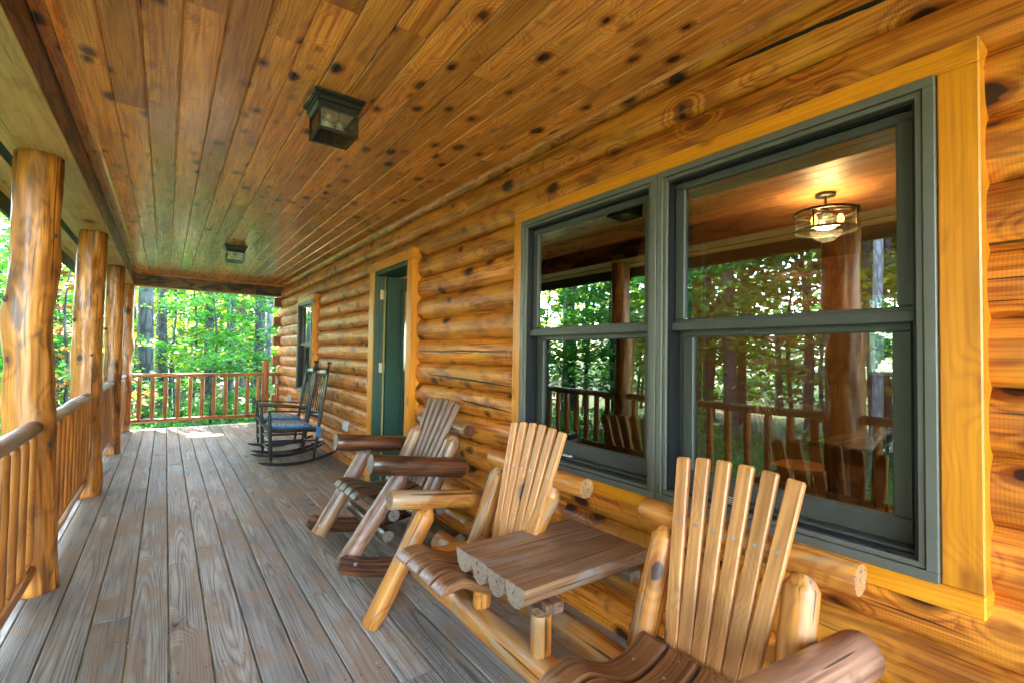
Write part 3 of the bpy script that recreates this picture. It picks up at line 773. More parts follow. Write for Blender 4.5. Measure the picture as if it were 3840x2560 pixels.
def railing(A, B, n, label, first=.5, group='log railing sections around the porch', top='railtop', zt=.865, rt=.042):
    A = Vector(A); B = Vector(B); d_ = B - A; L = d_.length; d_.normalize()
    root = empty('log_railing', A, 0, label, 'railing', group)
    m = MB(); m.log((0, 0, zt), Vector(d_ * L) + Vector((0, 0, zt)), rt, rt, 14, 16, wob=.008, rn_=.05, facet=.05, flat=.82, fs=4); m.build('top_rail', M[top], root)
    m = MB(); m.log((0, 0, .14), Vector(d_ * L) + Vector((0, 0, .14)), .033, .033, 12, 14, wob=.006, rn_=.05, facet=.05, fs=4); m.build('bottom_rail', M['rail'], root)
    for i in range(n):
        p = d_ * (L * (i + first) / n)
        src = BALMESH[i % len(BALMESH)]
        o = bpy.data.objects.new('baluster', src); col.objects.link(o); o.parent = root; o.location = (p.x, p.y, 0); o.rotation_euler = (0, 0, U(0, 6))
    return root
BALMESH = []
for b_ in BALS:
    o = b_.build('baluster', M['rail']); BALMESH.append(o.data); bpy.data.objects.remove(o)
railing((-.535, 1.54, 0), (-.535, 3.45, 0), 11, 'near railing section running out of the left edge of the photo')
railing((-.535, 3.66, 0), (-.535, 5.48, 0), 11, 'railing section between the nearest post and the cracked second post')
railing((-.53, 5.68, 0), (-.53, 7.57, 0), 11, 'railing section between the second and third log posts')
railing((-.52, 7.75, 0), (-.515, 9.57, 0), 10, 'short looking sunlit railing section before the corner post')
railing((-.53, -.55, 0), (-.53, 1.31, 0), 11, 'railing section seen only as a reflection in the wide window')
railing((-.42, 9.70, 0), (1.44, 9.70, 0), 11, 'railing across the far end of the porch in front of green trees', first=.62, top='rail', zt=.872, rt=.036)
railing((1.53, 9.70, 0), (1.78, 9.70, 0), 1, 'stub of railing between the short end post and the cabin corner', first=.6, top='rail', zt=.872, rt=.036)
m = MB(); m.log((0, 0, 0), (0, 0, 1.112), .062, .058, 12, 8, rn_=.03, facet=.08)
o = m.build('rail_post', M['rail']); o.location = (1.486, 9.70, 0); tag(o, 'short thick log newel post at the right end of the far railing', 'post')
th = empty('thermometer', (1.672, 9.652, .70), 0, 'small white thermometer strip on the last baluster beside the cabin corner', 'thermometer')
m = MB(); m.box((-.022, -.004, 0), (.022, .004, .105), 2, ch=.003); m.build('scale_plate', M['white'], th)
m = MB(); m.tube([(0, -.006, .015), (0, -.006, .09)], .003); m.build('glass_tube', M['screw'], th)

# ---------------------------------------------------------------- ceiling lanterns
def lantern(loc, label):
    t = empty('ceiling_lantern', loc, 0, label, 'lantern', 'flush ceiling lanterns')
    m = MB()
    for (h, z0, z1) in ((.120, -.014, 0), (.113, -.022, -.014), (.106, -.044, -.022), (.100, -.052, -.044)): m.box((-h, -h, z0), (h, h, z1 - .0005), 0, ch=.003, rnd=.4)
    # sloping cove
    V = [(sx * a, sy * a, z) for (a, z) in ((.102, -.052), (.090, -.066)) for (sx, sy) in ((-1, -1), (1, -1), (1, 1), (-1, 1))]
    m.add(V, [(i, (i + 1) % 4, 4 + (i + 1) % 4, 4 + i) for i in range(4)] + [(7, 6, 5, 4)], V, .4)
    m.build('canopy', M['bronze'], t)
    m = MB(); m.box((-.080, -.080, -.0685), (.080, .080, -.0665), 0); m.build('added_pale_plate', M['added_pale_plate'], t)  # pale plate added below the canopy so the panes look less dark
    b, zt, zb, w = .088, -.066, -.178, .0055
    m = MB()
    for sx in (-1, 1):
        for sy in (-1, 1): m.box((sx * b - w, sy * b - w, zb), (sx * b + w, sy * b + w, zt), 2)
    for z in (zb, zt - .012):
        m.box((-b, -b - w - .001, z), (b, -b + w + .001, z + .011), 0); m.box((-b, b - w - .001, z), (b, b + w + .001, z + .011), 0)
        m.box((-b - w - .001, -b, z + .0005), (-b + w + .001, b, z + .0105), 1); m.box((b - w - .001, -b, z + .0005), (b + w + .001, b, z + .0105), 1)
    # leading of the panes: crossed diagonals round a diamond
    L = [((-.088, .0), (-.03, .035)), ((-.03, .035), (.03, .03)), ((.03, .03), (.088, .0)), ((-.03, .035), (-.02, .088)), ((.03, .03), (.035, .088)), ((-.088, -.045), (-.03, -.03)), ((-.03, -.03), (-.0, -.055)), ((0, -.055), (.04, -.03)), ((.04, -.03), (.088, -.045)), ((0, -.055), (.0, -.088)), ((-.03, -.03), (-.03, .035)), ((.04, -.03), (.03, .03))]
    for (p, q) in L: m.tube([(p[0], p[1], zb + .001), (q[0], q[1], zb + .001)], .0012, 4)
    for sy in (-1, 1):
        for (p, q) in [((-.088, .06), (-.03, .035)), ((-.03, .035), (0, .06)), ((0, .06), (.04, .04)), ((.04, .04), (.088, .06)), ((0, .06), (0, .10)), ((-.03, .035), (-.03, 0)), ((.04, .04), (.04, 0))]:
            m.tube([(p[0], sy * .088, zb + p[1]), (q[0], sy * .088, zb + q[1])], .0012, 4); m.tube([(sy * .088, p[0], zb + p[1]), (sy * .088, q[0], zb + q[1])], .0012, 4)
    m.build('cage', M['bronze'], t)
    m = MB()
    for (a, c) in (((-b + w, -b, zb + .011), (b - w, -b + .002, zt - .012)), ((-b + w, b - .002, zb + .011), (b - w, b, zt - .012)), ((-b, -b + w, zb + .011), (-b + .002, b - w, zt - .012)), ((b - .002, -b + w, zb + .011), (b, b - w, zt - .012)), ((-b + w, -b + w, zb + .003), (b - w, b - w, zb + .005))): m.box(a, c, 0)
    m.build('pane', M['lampglass'], t)
    for (x, y) in ((-.038, -.03), (.040, .035)):
        m = MB(); m.ball((x, y, -.128), .031, 14, 10); m.tube([(x, y, -.105), (x * .9, y * .9, -.075)], [.018, .013], 10); m.build('bulb', M['bulboff'], t)
    return t
l1 = lantern((.641, 2.43, HC - .0035), 'bronze square glass lantern on the ceiling nearest the camera')
l2 = copy_tree(l1, None, 'smaller looking bronze lantern further along the ceiling, toward the far railing'); l2.location = (.635, 6.53, HC - .0035)

# ---------------------------------------------------------------- outlets on the wall
def outlet(y, z, label):
    t = empty('electrical_outlet', (1.700, y, z), 0, label, 'outlet', 'white outdoor outlets on the log wall')
    m = MB(); m.box((-.012, -.038, -.055), (.04, .038, .055), 2, ch=.004); m.build('back_plate', M['white'], t)
    m = MB(); m.box((-.034, -.024, -.036), (-.0125, .024, .036), 2, ch=.006); m.build('cover', M['white'], t)
    return t
o1 = outlet(5.60, .44, 'white covered outlet low on the wall between the black rockers and the door')
o2 = copy_tree(o1, None, 'white covered outlet on the wall behind the far black rocker'); o2.location = (1.700, 8.75, .50)
o3 = copy_tree(o1, None, 'white outlet low on the wall just behind the yellow chair, mostly hidden'); o3.location = (1.700, 2.23, .50)

# narrow tray on the floor by the wall
t = empty('boot_tray', (1.71, 3.6, 0), 0, 'narrow dark tray with pale metal rim lying along the wall behind the dark rocker', 'tray')
m = MB(); m.box((-.045, -.65, .004), (.045, .65, .010), 1); m.build('tray_bottom', M['trayin'], t)
m = MB(); m.box((-.055, -.66, 0), (-.045, .66, .035), 1, ch=.002); m.box((.045, -.66, 0), (.055, .66, .035), 1, ch=.002); m.box((-.045, -.66, 0), (.045, -.65, .035), 0, ch=.002); m.box((-.045, .65, 0), (.045, .66, .035), 0, ch=.002); m.build('rim', M['trayrim'], t)

# ---------------------------------------------------------------- furniture
random.seed(5)
def V3(*a): return Vector(a)
def plank(mb, pts, w, th, rnd=None, wdir=(0, 1, 0), taper=None):
    """curved board following pts (centre line), width w across, thickness th; rounded nose"""
    rnd = random.random() if rnd is None else rnd
    P_ = [Vector(p) for p in pts]; wd = Vector(wdir).normalized(); V = []; WC = []; L = 0; m = 8
    for i, p in enumerate(P_):
        d_ = (P_[min(i + 1, len(P_) - 1)] - P_[max(i - 1, 0)]).normalized(); nrm = wd.cross(d_).normalized()
        if nrm.z < 0: nrm = -nrm
        if i: L += (P_[i] - P_[i - 1]).length
        k = taper(i / (len(P_) - 1)) if taper else (1, 1)
        hw, ht = w / 2 * k[0], th / 2 * k[1]; c = min(.009 if w > .09 else .004, ht * .6)
        for (a, b) in ((-hw, -ht + c), (-hw + c, -ht), (hw - c, -ht), (hw, -ht + c), (hw, ht - c), (hw - c, ht), (-hw + c, ht), (-hw, ht - c)):
            V.append(p + wd * a + nrm * b); WC.append((L + rnd * 61, a + .02, b + .05))
    F = []
    for i in range(len(P_) - 1):
        for j in range(m):
            k = (j + 1) % m; F.append([i * m + j, (i + 1) * m + j, (i + 1) * m + k, i * m + k])
    mb.add(V, F, WC, rnd, False); mb.add(V[:m], [list(range(m))], WC[:m], rnd, False); mb.add(V[-m:], [list(range(m))[::-1]], WC[-m:], rnd, False)
def bez(pts, n=14):
    """smooth curve through pts (Catmull-Rom)"""
    P_ = [Vector(p) for p in pts]; P_ = [P_[0] * 2 - P_[1]] + P_ + [P_[-1] * 2 - P_[-2]]; out = []
    for i in range(1, len(P_) - 2):
        for k in range(n):
            t = k / n; a, b, c, d_ = P_[i - 1], P_[i], P_[i + 1], P_[i + 2]
            out.append(.5 * ((2 * b) + (c - a) * t + (2 * a - 5 * b + 4 * c - d_) * t * t + (3 * b - a - 3 * c + d_) * t ** 3))
    out.append(P_[-2]); return out
def screwhead(mb, p, n, r=.0055):
    n = Vector(n).normalized(); u = n.cross(Vector((0, 1, 0))).normalized(); w = n.cross(u); p = Vector(p)
    V = [p + n * .0015 + (u * math.cos(a) + w * math.sin(a)) * r for a in [k * PI / 4 for k in range(8)]]
    V += [p - n * .002 + (u * math.cos(a) + w * math.sin(a)) * r * 1.1 for a in [k * PI / 4 for k in range(8)]]
    mb.add(V, [list(range(8))] + [(i, i + 8, (i + 1) % 8 + 8, (i + 1) % 8) for i in range(8)], V, .5)
def fan_back(root, cy, xb, zb, xt, zt, ztm, top_sp, bot_sp, n, matn, w=.044, th=.020, zs=.75, screws=True, bow=.0):
    sl = []
    for i in range(n):
        q = i - (n - 1) / 2
        yb_, yt = cy - q * bot_sp, cy - q * top_sp
        z_top = zt + (ztm - zt) * (1 - (q / ((n - 1) / 2)) ** 2)
        A = V3(xb, yb_, zb + U(-.004, .004)); f_ = (z_top - zb) / (zt - zb); B = V3(xb + (xt - xb) * f_, yb_ + (yt - yb_) * f_, z_top)
        m = MB(); d_ = (B - A); L = d_.length; d_.normalize(); wd = (Vector((0, 1, 0)) - d_ * d_.y).normalized()
        pts = [A + d_ * (L * t) for t in (0, .02, .5, .975, .99, 1)]
        plank(m, pts, w, th, wdir=wd, taper=lambda t: (1, 1) if t < .85 else ((.96, .9) if t < .95 else (.84, .6)))
        o = m.build('back_slat', matn, root, True)
        if screws:
            nn = d_.cross(wd); nn = -nn if nn.x > 0 else nn
            for z in (zs, zb + .035):
                t = (z - A.z) / (B.z - A.z); sm = MB(); screwhead(sm, A + (B - A) * t + nn * (th / 2), nn); sm.build('screw', M['screw'], o)
    return
def seat_slats(root, cy, n, pitch, w, th, prof, matn, screws=True):
    for i in range(n):
        y = cy + (i - (n - 1) / 2) * pitch
        pts = bez([(x, y, z + U(-.002, .002)) for (x, z) in prof], 8)
        m = MB(); plank(m, pts, w, th, wdir=(0, 1, 0), taper=lambda t: (.99, .12 + .88 * min(1, t / .12) ** .6) if t < .12 else ((.97, .75) if t > .97 else (1, 1)))
        o = m.build('seat_slat', matn, root, True)
        if screws:
            for x in (prof[-1][0] - .03, prof[-1][0] - .10):
                sm = MB(); k = min(pts, key=lambda p: abs(p.x - x)); screwhead(sm, (k.x, y, k.z + th / 2), (0, 0, 1), .005); sm.build('screw', M['screw'], o)
def lg(root, name, A, B, r, mats=('yellowlog', 'endtaper'), r1=None, cha=0, chb=0, **k):
    m = MB(); kw = dict(seg=18, n=10, rn_=.025, facet=.05, wob=.003, capmi=1, fs=4); kw.update(k)
    m.log(A, B, r, r1, cha=cha, chb=chb, **kw)
    return m.build(name, [M[x] for x in mats], root, True)

# ---- double chair with the table between
st = empty('double_log_chair', (1.2, 1.28, 0), 0, 'yellow log double chair with fan slat backs joined by a brown half-log table', 'chair')
YL = ('yellowlog', 'logend')
SEATP = [(.83, .402), (.875, .424), (.93, .425), (1.00, .392), (1.08, .362), (1.16, .362), (1.225, .385), (1.26, .405)]
for cy in (1.765, .80):
    fan_back(st, cy, 1.27, .362, 1.43, .944, .958, .0715, .045, 6, M['slat'], w=.046, th=.021)
    seat_slats(st, cy, 4, .108, .099, .034, SEATP, M['brownslat'])
lg(st, 'back_rail', (1.418, 2.118, .738), (1.418, 1.425, .738), .042, YL)
lg(st, 'back_rail', (1.418, 1.128, .735), (1.418, .468, .735), .042, YL)
for (y, yt, xb_) in ((2.05, 2.02, 1.265), (1.735, 1.60, 1.275), (1.03, 1.018, 1.265), (.585, .592, 1.27)):
    o = lg(st, 'back_post', (xb_, y, .30), (1.398, yt, .708), .045, ('yellowlog', 'endtaper'), cha=.035, chb=.035, ten=.5)
lg(st, 'base_log', (1.035, 2.17, .245), (1.035, .30, .245), .056, YL, n=16)
lg(st, 'base_log', (1.245, 2.37, .262), (1.245, .25, .262), .055, YL, n=16)
for y in (2.205, .38):
    s_ = 1 if y > 1 else -1
    lg(st, 'front_leg', (.815, y + .02 * s_, .0), (1.095, y - .01 * s_, .515), .046, ('yellowlog', 'endtaper'), r1=.048, chb=.045, ten=.4)
    lg(st, 'seat_rail', (.965, y - .10 * s_, .315), (1.36, y - .12 * s_, .315), .035, YL)
lg(st, 'armrest', (.885, 2.20, .583), (1.49, 2.175, .505), .046, YL, n=8)
lg(st, 'armrest', (.90, .50, .583), (1.512, .505, .500), .058, ('greylog', 'logend'), r1=.062, n=10)
lg(st, 'rear_leg', (1.52, 2.14, .0), (1.36, 2.14, .40), .04, YL); lg(st, 'rear_leg', (1.54, .45, .0), (1.36, .45, .42), .04, YL)
# table
for i in range(4):
    y = 1.30 + .1115 * i + U(-.003, .003); w = .1105; h = .078 + U(-.006, .006)
    pr = [(-w / 2, 0), (w / 2, 0)] + [(w / 2 * math.cos(a), -h * math.sin(a) - .004) for a in [k * PI / 12 for k in range(0, 13)]]
    m = MB(); m.prism(pr, (.965 + U(-.004, .004), y, .515), (1.588 + U(-.004, .004), y, .512 + U(-.002, .002)), n=6, pith=(0, .0), capmi=1, rnd=U(0, 1))
    m.build('tabletop', [M['tabletop'], M['tableend']], st, True)
for q0, q1 in (((1.045, 1.225, .415), (1.12, 1.70, .452)), ((1.47, 1.235, .410), (1.53, 1.70, .450))):
    m = MB(); m.box(q0, q1, 1, ch=.004); m.build('batten', M['tabletop'], st, True)
for y in (1.245, 1.61): lg(st, 'table_post', (1.035, y, .285), (1.035, y, .428), .036, ('yellowlog', 'endtaper'), cha=.02, chb=.0, ten=.8, seg=14, n=5)
lg(st, 'table_rail', (1.50, 1.70, .385), (1.50, 1.16, .385), .038, ('yellowlog', 'endtaper'), cha=.03, chb=.03)
lg(st, 'spindle', (1.30, 1.085, .375), (1.30, .55, .375), .018, ('brownslat', 'brownslat'))

# ---- dark rocking chair
rk = empty('log_rocking_chair', (1.2, 3.07, 0), 0, 'dark weathered log rocking chair with thick bark-brown arms by the green door', 'rocking chair')
DK = ('darklog', 'darkend')
def runner(root, y, x0, x1, zf, zb, xc_, R_, th, h, matn):
    """curved wooden runner: arc touching the floor under xc_"""
    m = MB(); n = 26; pts = []
    for i in range(n + 1):
        x = x0 + (x1 - x0) * i / n; z = (x - xc_) ** 2 / (2 * R_) + h / 2
        pts.append((x, y, z))
    plank(m, pts, th, h, wdir=(0, 1, 0), taper=lambda t: (1, min(1, .55 + 12 * t, .55 + 12 * (1 - t))))
    return m.build('rocker_runner', matn, root, True)
for y in (2.655, 3.475):
    r_ = runner(rk, y, .79 if y < 3 else .815, 1.62, 0, 0, 1.26, 1.18, .042, .098, M['darklog'])
    b_ = MB(); yb_ = y - .0215 if y < 3 else 3.425 - .05
    b_.tube([(.875, yb_, .130 if y < 3 else .12), (.875, yb_ - .004, .130 if y < 3 else .12)], .011); b_.build('bolt', M['screw'], r_)
lg(rk, 'front_leg', (.850, 2.735, .10), (1.165, 2.70, .575), .056, ('greylog', 'darkend'), r1=.053, chb=.04, ten=.6, facet=.12)
lg(rk, 'front_leg', (.870, 3.405, .055), (1.215, 3.45, .585), .053, ('greylog', 'darkend'), chb=.04, ten=.6, facet=.12)
lg(rk, 'armrest', (.955, 2.67, .652), (1.555, 2.66, .565), .060, DK, n=12, facet=.1)
lg(rk, 'armrest', (.985, 3.46, .655), (1.56, 3.455, .585), .060, DK, n=12, facet=.1)
for y, x in ((2.745, 0), (3.27, 0)):
    lg(rk, 'back_post', (1.22, y, .10), (1.535, y, .755), .052, ('greylog', 'endtaper'), chb=.045, ten=.45)
lg(rk, 'back_rail', (1.615, 3.40, .783), (1.615, 2.70, .783), .047, ('greylog', 'darklog'))
fan_back(rk, 3.07, 1.395, .41, 1.625, .945, .962, .083, .056, 6, M['greyslat'], w=.048, th=.021, zs=.775, screws=False)
seat_slats(rk, 3.065, 4, .108, .098, .032, [(.93, .405), (.975, .43), (1.03, .432), (1.10, .405), (1.18, .376), (1.28, .372), (1.36, .39), (1.42, .41)], M['darklog'], False)
lg(rk, 'seat_rail', (1.10, 3.52, .345), (1.10, 2.66, .345), .038, DK)
lg(rk, 'seat_rail', (1.40, 3.50, .33), (1.40, 2.66, .33), .036, DK)
lg(rk, 'stretcher', (1.10, 3.45, .20), (1.10, 2.74, .20), .036, DK); lg(rk, 'stretcher', (1.50, 3.50, .135), (1.50, 2.60, .135), .045, DK)

# ---- black slat-back rocking chairs
bk = empty('porch_rocker', (0, 0, 0), 0, 'nearer black slat back rocker with blue edged patterned cushion by the door', 'rocking chair', 'black slat back rockers')
BP = M['blackpaint']
def t_(root, name, pts, r, seg=10): 
    m = MB(); m.tube(pts, r, seg); return m.build(name, BP, root)
hw = .275      # local: x toward the wall, y along the porch
for s_ in (-1, 1):
    y = hw * s_
    m = MB(); pts = [(x, y * 1.0, (x - 1.20) ** 2 / 2.4 + .016) for x in [.86 + .84 * i / 24 for i in range(25)]]
    plank(m, pts, .03, .034, wdir=(0, 1, 0), taper=lambda t: (1, min(1, .3 + 9 * t, .3 + 9 * (1 - t)))); m.build('rocker_runner', BP, bk)
    # stile with its turned finial
    a, b = V3(1.432, y, .045), V3(1.568, y * .985, 1.085); pts = [a + (b - a) * (i / 12) for i in range(13)]
    o = t_(bk, 'back_stile', pts, [.010, .016, .019, .018, .018, .019, .019, .019, .018, .018, .017, .016, .015])
    m = MB(); d_ = (b - a).normalized()
    m.tube([b + d_ * q for q in (0, .008, .012, .02, .028, .034, .045, .052)], [.015, .017, .011, .015, .012, .008, .010, .006], 12)
    m.ball(b + d_ * .070, .021, 14, 10); m.build('finial', BP, o)
    a, b = V3(.985, y, .05), V3(.955, y, .612); pts = [a + (b - a) * (i / 10) for i in range(11)]
    t_(bk, 'front_leg', pts, [.010, .017, .020, .019, .018, .020, .021, .019, .018, .016, .013])
    m = MB(); plank(m, [(.925, y * 1.02, .622), (.94, y * 1.02, .625), (1.0, y * 1.02, .622), (1.25, y * 1.01, .600), (1.505, y, .575)], .05, .017, taper=lambda t: (.7, 1) if t < .05 else ((1, 1) if t < .6 else (.75, 1))); m.build('armrest', BP, bk)
    for z in (.16, .27): t_(bk, 'side_stretcher', [(.98, y, z), (1.22, y, z - .004), (1.455, y, z - .01)], [.008, .011, .008])
    t_(bk, 'seat_rail', [(.97, y, .405), (1.47, y, .37)], .014)
for z in (.18, .30): t_(bk, 'front_stretcher', [(.977, -hw, z), (.977, 0, z), (.977, hw, z)], [.008, .012, .008])
t_(bk, 'rear_stretcher', [(1.45, -hw, .20), (1.45, hw, .20)], .009)
t_(bk, 'front_rail', [(.962, -hw, .405), (.962, hw, .405)], .016); t_(bk, 'rear_rail', [(1.475, -hw, .372), (1.475, hw, .372)], .014)
def slab(name, z0, z1, top):
    m = MB(); n = 14; V = []
    for i in range(n + 1):
        for k in (0, 1):
            y = -hw * .965 + 2 * hw * .965 * i / n; zz = (z0, z1)[k]
            if k == 1 and top: zz += .03 * math.sqrt(max(0, 1 - (y / hw) ** 2 * .9)) 
            x = 1.432 + (1.568 - 1.432) * (zz - .045) / 1.04 + .035 * (1 - (y / hw) ** 2)
            V += [(x - .006, y, zz), (x + .006, y, zz)]
    F = []
    for i in range(n):
        a = i * 4; F += [(a, a + 4, a + 6, a + 2), (a + 1, a + 3, a + 7, a + 5), (a, a + 1, a + 5, a + 4), (a + 2, a + 6, a + 7, a + 3)]
    m.add(V, F, V, .5, True); return m.build(name, BP, bk)
slab('top_slat', .985, 1.045, True); slab('lower_slat', .485, .545, False)
for i in range(7):
    y = (i - 3) * .068; dx = .035 * (1 - (y / hw) ** 2); f_ = lambda z: 1.432 + .136 * (z - .045) / 1.04 + dx
    m = MB(); plank(m, [(f_(.54), y * .97, .54), (f_(.76), y, .76), (f_(.99), y * 1.02, .99)], .024, .009, wdir=(0, 1, 0)); m.build('back_spindle', BP, bk)
m = MB(); n = 9
for i in range(26):
    x = .965 + .50 * i / 25; m.tube([(x, -hw + .01, .415 - .07 * (x - .965)), (x, 0, .400 - .07 * (x - .965)), (x, hw - .01, .415 - .07 * (x - .965))], .0105, 6, rnd=U(0, 1))
for i in range(24): 
    y = -hw + .02 + (2 * hw - .04) * i / 23; m.ball((.958, y, .408), .0165, 8, 6, (1, .75, 1))
m.build('woven_seat', M['woven'], bk)
def cushion_thing(label):
    t = empty('seat_cushion', (0, 0, 0), 0, label, 'cushion', 'cushions on the black rockers')
    m = MB(); n = 20; K = 14
    def pt(u, v, s): 
        a = abs(u) ** 1; e = 3.2
        X_ = .225 * u; Y_ = .225 * v; d_ = max(0, 1 - (abs(u) ** 4 + abs(v) ** 4)) ** .5
        return (1.21 + X_, Y_, .430 - .065 * (X_) + s * .034 * d_ + .003 * mnoise.noise((u * 3, v * 3, s)))
    for s_ in (1, -1):
        V = []
        for i in range(n + 1):
            for j in range(n + 1):
                u, v = 2 * i / n - 1, 2 * j / n - 1; u2 = u * math.sqrt(1 - v * v * .22); v2 = v * math.sqrt(1 - u * u * .22); V.append(pt(u2, v2, s_))
        F = [(i * (n + 1) + j, (i + 1) * (n + 1) + j, (i + 1) * (n + 1) + j + 1, i * (n + 1) + j + 1)[::s_] for i in range(n) for j in range(n)]
        m.add(V, F, V, .5, True)
    m.build('pad', M['cushion'], t)
    m = MB(); P_ = []
    for (u0, v0, u1, v1) in ((-1, -1, 1, -1), (1, -1, 1, 1), (1, 1, -1, 1), (-1, 1, -1, -1)):
        for i in range(10):
            u, v = u0 + (u1 - u0) * i / 10, v0 + (v1 - v0) * i / 10; P_.append(pt(u * math.sqrt(1 - v * v * .22), v * math.sqrt(1 - u * u * .22), 1))
    P_.append(P_[0]); m.tube([(x, y, z - .010) for x, y, z in P_], .011, 8); m.build('binding', M['blue'], t)
    m = MB()
    for s_ in (-1, 1):
        q = [(1.42, .20 * s_, .405), (1.455, .25 * s_, .415), (1.49, .30 * s_, .40), (1.485, .302 * s_, .34), (1.49, .30 * s_, .285)]
        plank(m, bez(q, 5), .026, .006, wdir=(1, 0, .2)); m.ball((1.47, .285 * s_, .405), .024, 10, 8, (1, .6, .8))
        plank(m, bez([(1.47, .295 * s_, .40), (1.455, .305 * s_, .35), (1.46, .30 * s_, .30)], 5), .022, .005, wdir=(1, 0, -.2))
    m.build('tie', M['blue'], t)
    return t
cs = cushion_thing('blue edged leaf print cushion tied on the nearer black rocker')
b2 = copy_tree(bk, None, 'farther black slat back rocker, mostly behind the other, by the small window')
c2 = copy_tree(cs, None, 'blue edged leaf print cushion tied on the farther black rocker')
for o in (bk, cs): o.location = (0, 6.16, 0); o.rotation_euler = (0, 0, 0)
def about(o, x, y, rz, dx, dy):
    R_ = Matrix.Rotation(rz, 4, 'Z'); c_ = Vector((x, 0, 0)); l_ = Vector((dx, dy, 0)) + c_ - R_ @ c_
    o.location = l_; o.rotation_euler = (0, 0, rz)
for o in (b2, c2): about(o, 1.2, 0, math.radians(-3), .045, 6.93)

# ---------------------------------------------------------------- inside the house
pl = empty('drum_pendant', (3.70, 1.42, 2.439), 0, 'lit round seeded glass pendant hanging inside, seen through the wide window', 'lamp')
m = MB(); m.tube([(0, 0, 0), (0, 0, -.02), (0, 0, -.024)], [.062, .062, .03], 20); m.tube([(0, 0, -.02), (0, 0, -.15)], .008, 8)
m.tube([(0, 0, -.10), (0, 0, -.17)], .022, 10); m.build('stem', M['bronze'], pl)
def hoop(mb, r, z, tr, n=40): mb.tube([(r * math.cos(2 * PI * i / n), r * math.sin(2 * PI * i / n), z) for i in range(n + 1)], tr, 6)
m = MB(); hoop(m, .19, -.135, .010); hoop(m, .19, -.262, .010)
for a in (0, PI / 2, PI, PI * 1.5):
    m.tube([(.19 * math.cos(a), .19 * math.sin(a), -.13), (.19 * math.cos(a), .19 * math.sin(a), -.267)], .007, 6); m.tube([(0, 0, -.12), (.19 * math.cos(a), .19 * math.sin(a), -.135)], .005, 6)
    m.ball((.198 * math.cos(a), .198 * math.sin(a), -.135), .011, 8, 6); m.ball((.198 * math.cos(a), .198 * math.sin(a), -.262), .011, 8, 6)
m.build('ring', M['bronze'], pl)
m = MB(); n = 32
for z0, z1 in ((-.257, -.14),):
    V = [(.185 * math.cos(2 * PI * i / n), .185 * math.sin(2 * PI * i / n), z) for z in (z0, z1) for i in range(n)]
    m.add(V, [(i, (i + 1) % n, n + (i + 1) % n, n + i) for i in range(n)] + [tuple(range(n))], V, .5, False)
m.build('glass_drum', M['lampglass'], pl)
for a in (.6, 2.7, 4.8):
    x, y = .09 * math.cos(a), .09 * math.sin(a)
    m = MB(); m.tube([(x, y, -.160), (x, y, -.175), (x, y, -.20), (x, y, -.222), (x, y, -.23)], [.010, .018, .022, .014, .004], 10); m.build('bulb', M['bulb'], pl)
sp = empty('recessed_lamp', (3.6, 4.2, 2.438), 0, 'small warm lit lamp on the room ceiling seen low in the left window unit', 'lamp')
m = MB(); m.tube([(0, 0, 0), (0, 0, -.012)], [.10, .09], 20); m.build('housing', M['bronze'], sp)
m = MB(); m.ball((0, 0, -.03), .075, 14, 8, (1, 1, .45)); m.build('bulb', M['bulb'], sp)
tb = empty('dining_table', (4.2, 1.0, 0), 0, 'brown wooden dining table with turned legs inside the room', 'table')
m = MB()
for i in range(6): m.box((-.78, -.42 + .14 * i, .725), (.85, -.42 + .14 * i + .1385, .755), 0, ch=.003)
m.build('tabletop', M['darkfurn'], tb)
m = MB(); m.box((-.70, -.36, .63), (.78, -.335, .724), 0); m.box((-.70, .335, .63), (.78, .36, .724), 0); m.box((-.70, -.334, .63), (-.675, .334, .724), 1); m.build('apron', M['darkfurn'], tb)
for (x, y) in ((-.66, -.32), (-.66, .32), (.74, -.32), (.74, .32)):
    m = MB(); m.box((x - .042, y - .042, .56), (x + .042, y + .042, .724), 2, ch=.003)
    m.tube([(x, y, z) for z in (.56, .53, .52, .50, .40, .25, .20, .19, .10, .05, .0)], [.025, .04, .04, .028, .042, .030, .022, .032, .024, .018, .022], 14); m.build('leg', M['darkfurn'], tb)
def windsor(loc, rz, label):
    t = empty('windsor_chair', loc, rz, label, 'chair', 'bow back dining chairs indoors')
    m = MB(); V = []; n = 24
    for z in (.425, .455):
        for i in range(n):
            a = 2 * PI * i / n; r = .215; V.append((r * (1 + .04 * math.cos(3 * a)) * math.cos(a), r * math.sin(a) * 1.02, z))
    m.add(V, [tuple(range(n))[::-1], tuple(range(n, 2 * n))] + [(i, (i + 1) % n, n + (i + 1) % n, n + i) for i in range(n)], V, .5); m.build('seat', M['slat'], t)
    m = MB(); B = [(-.19 - .10 * math.sin(a) - .02, -.20 * math.cos(a), .45 + .52 * math.sin(a) ** .8) for a in [PI * i / 24 for i in range(25)]]; m.tube(B, .015, 8); m.build('back_bow', M['bowwood'], t)
    for i in range(7):
        y = (i - 3) * .052; zt = .45 + .52 * (1 - (y / .2) ** 2) ** .4
        m = MB(); m.tube([(-.18, y * .8, .45), (-.21 - .10 * (zt - .45) / .52, y, zt)], .007, 6); m.build('spindle', M['bowwood'], t)
    for (sx, sy) in ((-1, -1), (-1, 1), (1, -1), (1, 1)):
        m = MB(); m.tube([(sx * .14, sy * .14, .425), (sx * .165, sy * .165, .25), (sx * .20, sy * .20, 0)], [.013, .02, .012], 8); m.build('leg', M['darkfurn'], t)
    return t
w1 = windsor((3.10, .86, 0), math.radians(28), 'bow back wooden chair closest to the window glass, back toward the porch')
w2 = copy_tree(w1, None, 'second bow back chair on the far side of the indoor table'); w2.location = (4.1, 1.75, 0); w2.rotation_euler = (0, 0, -PI / 2)
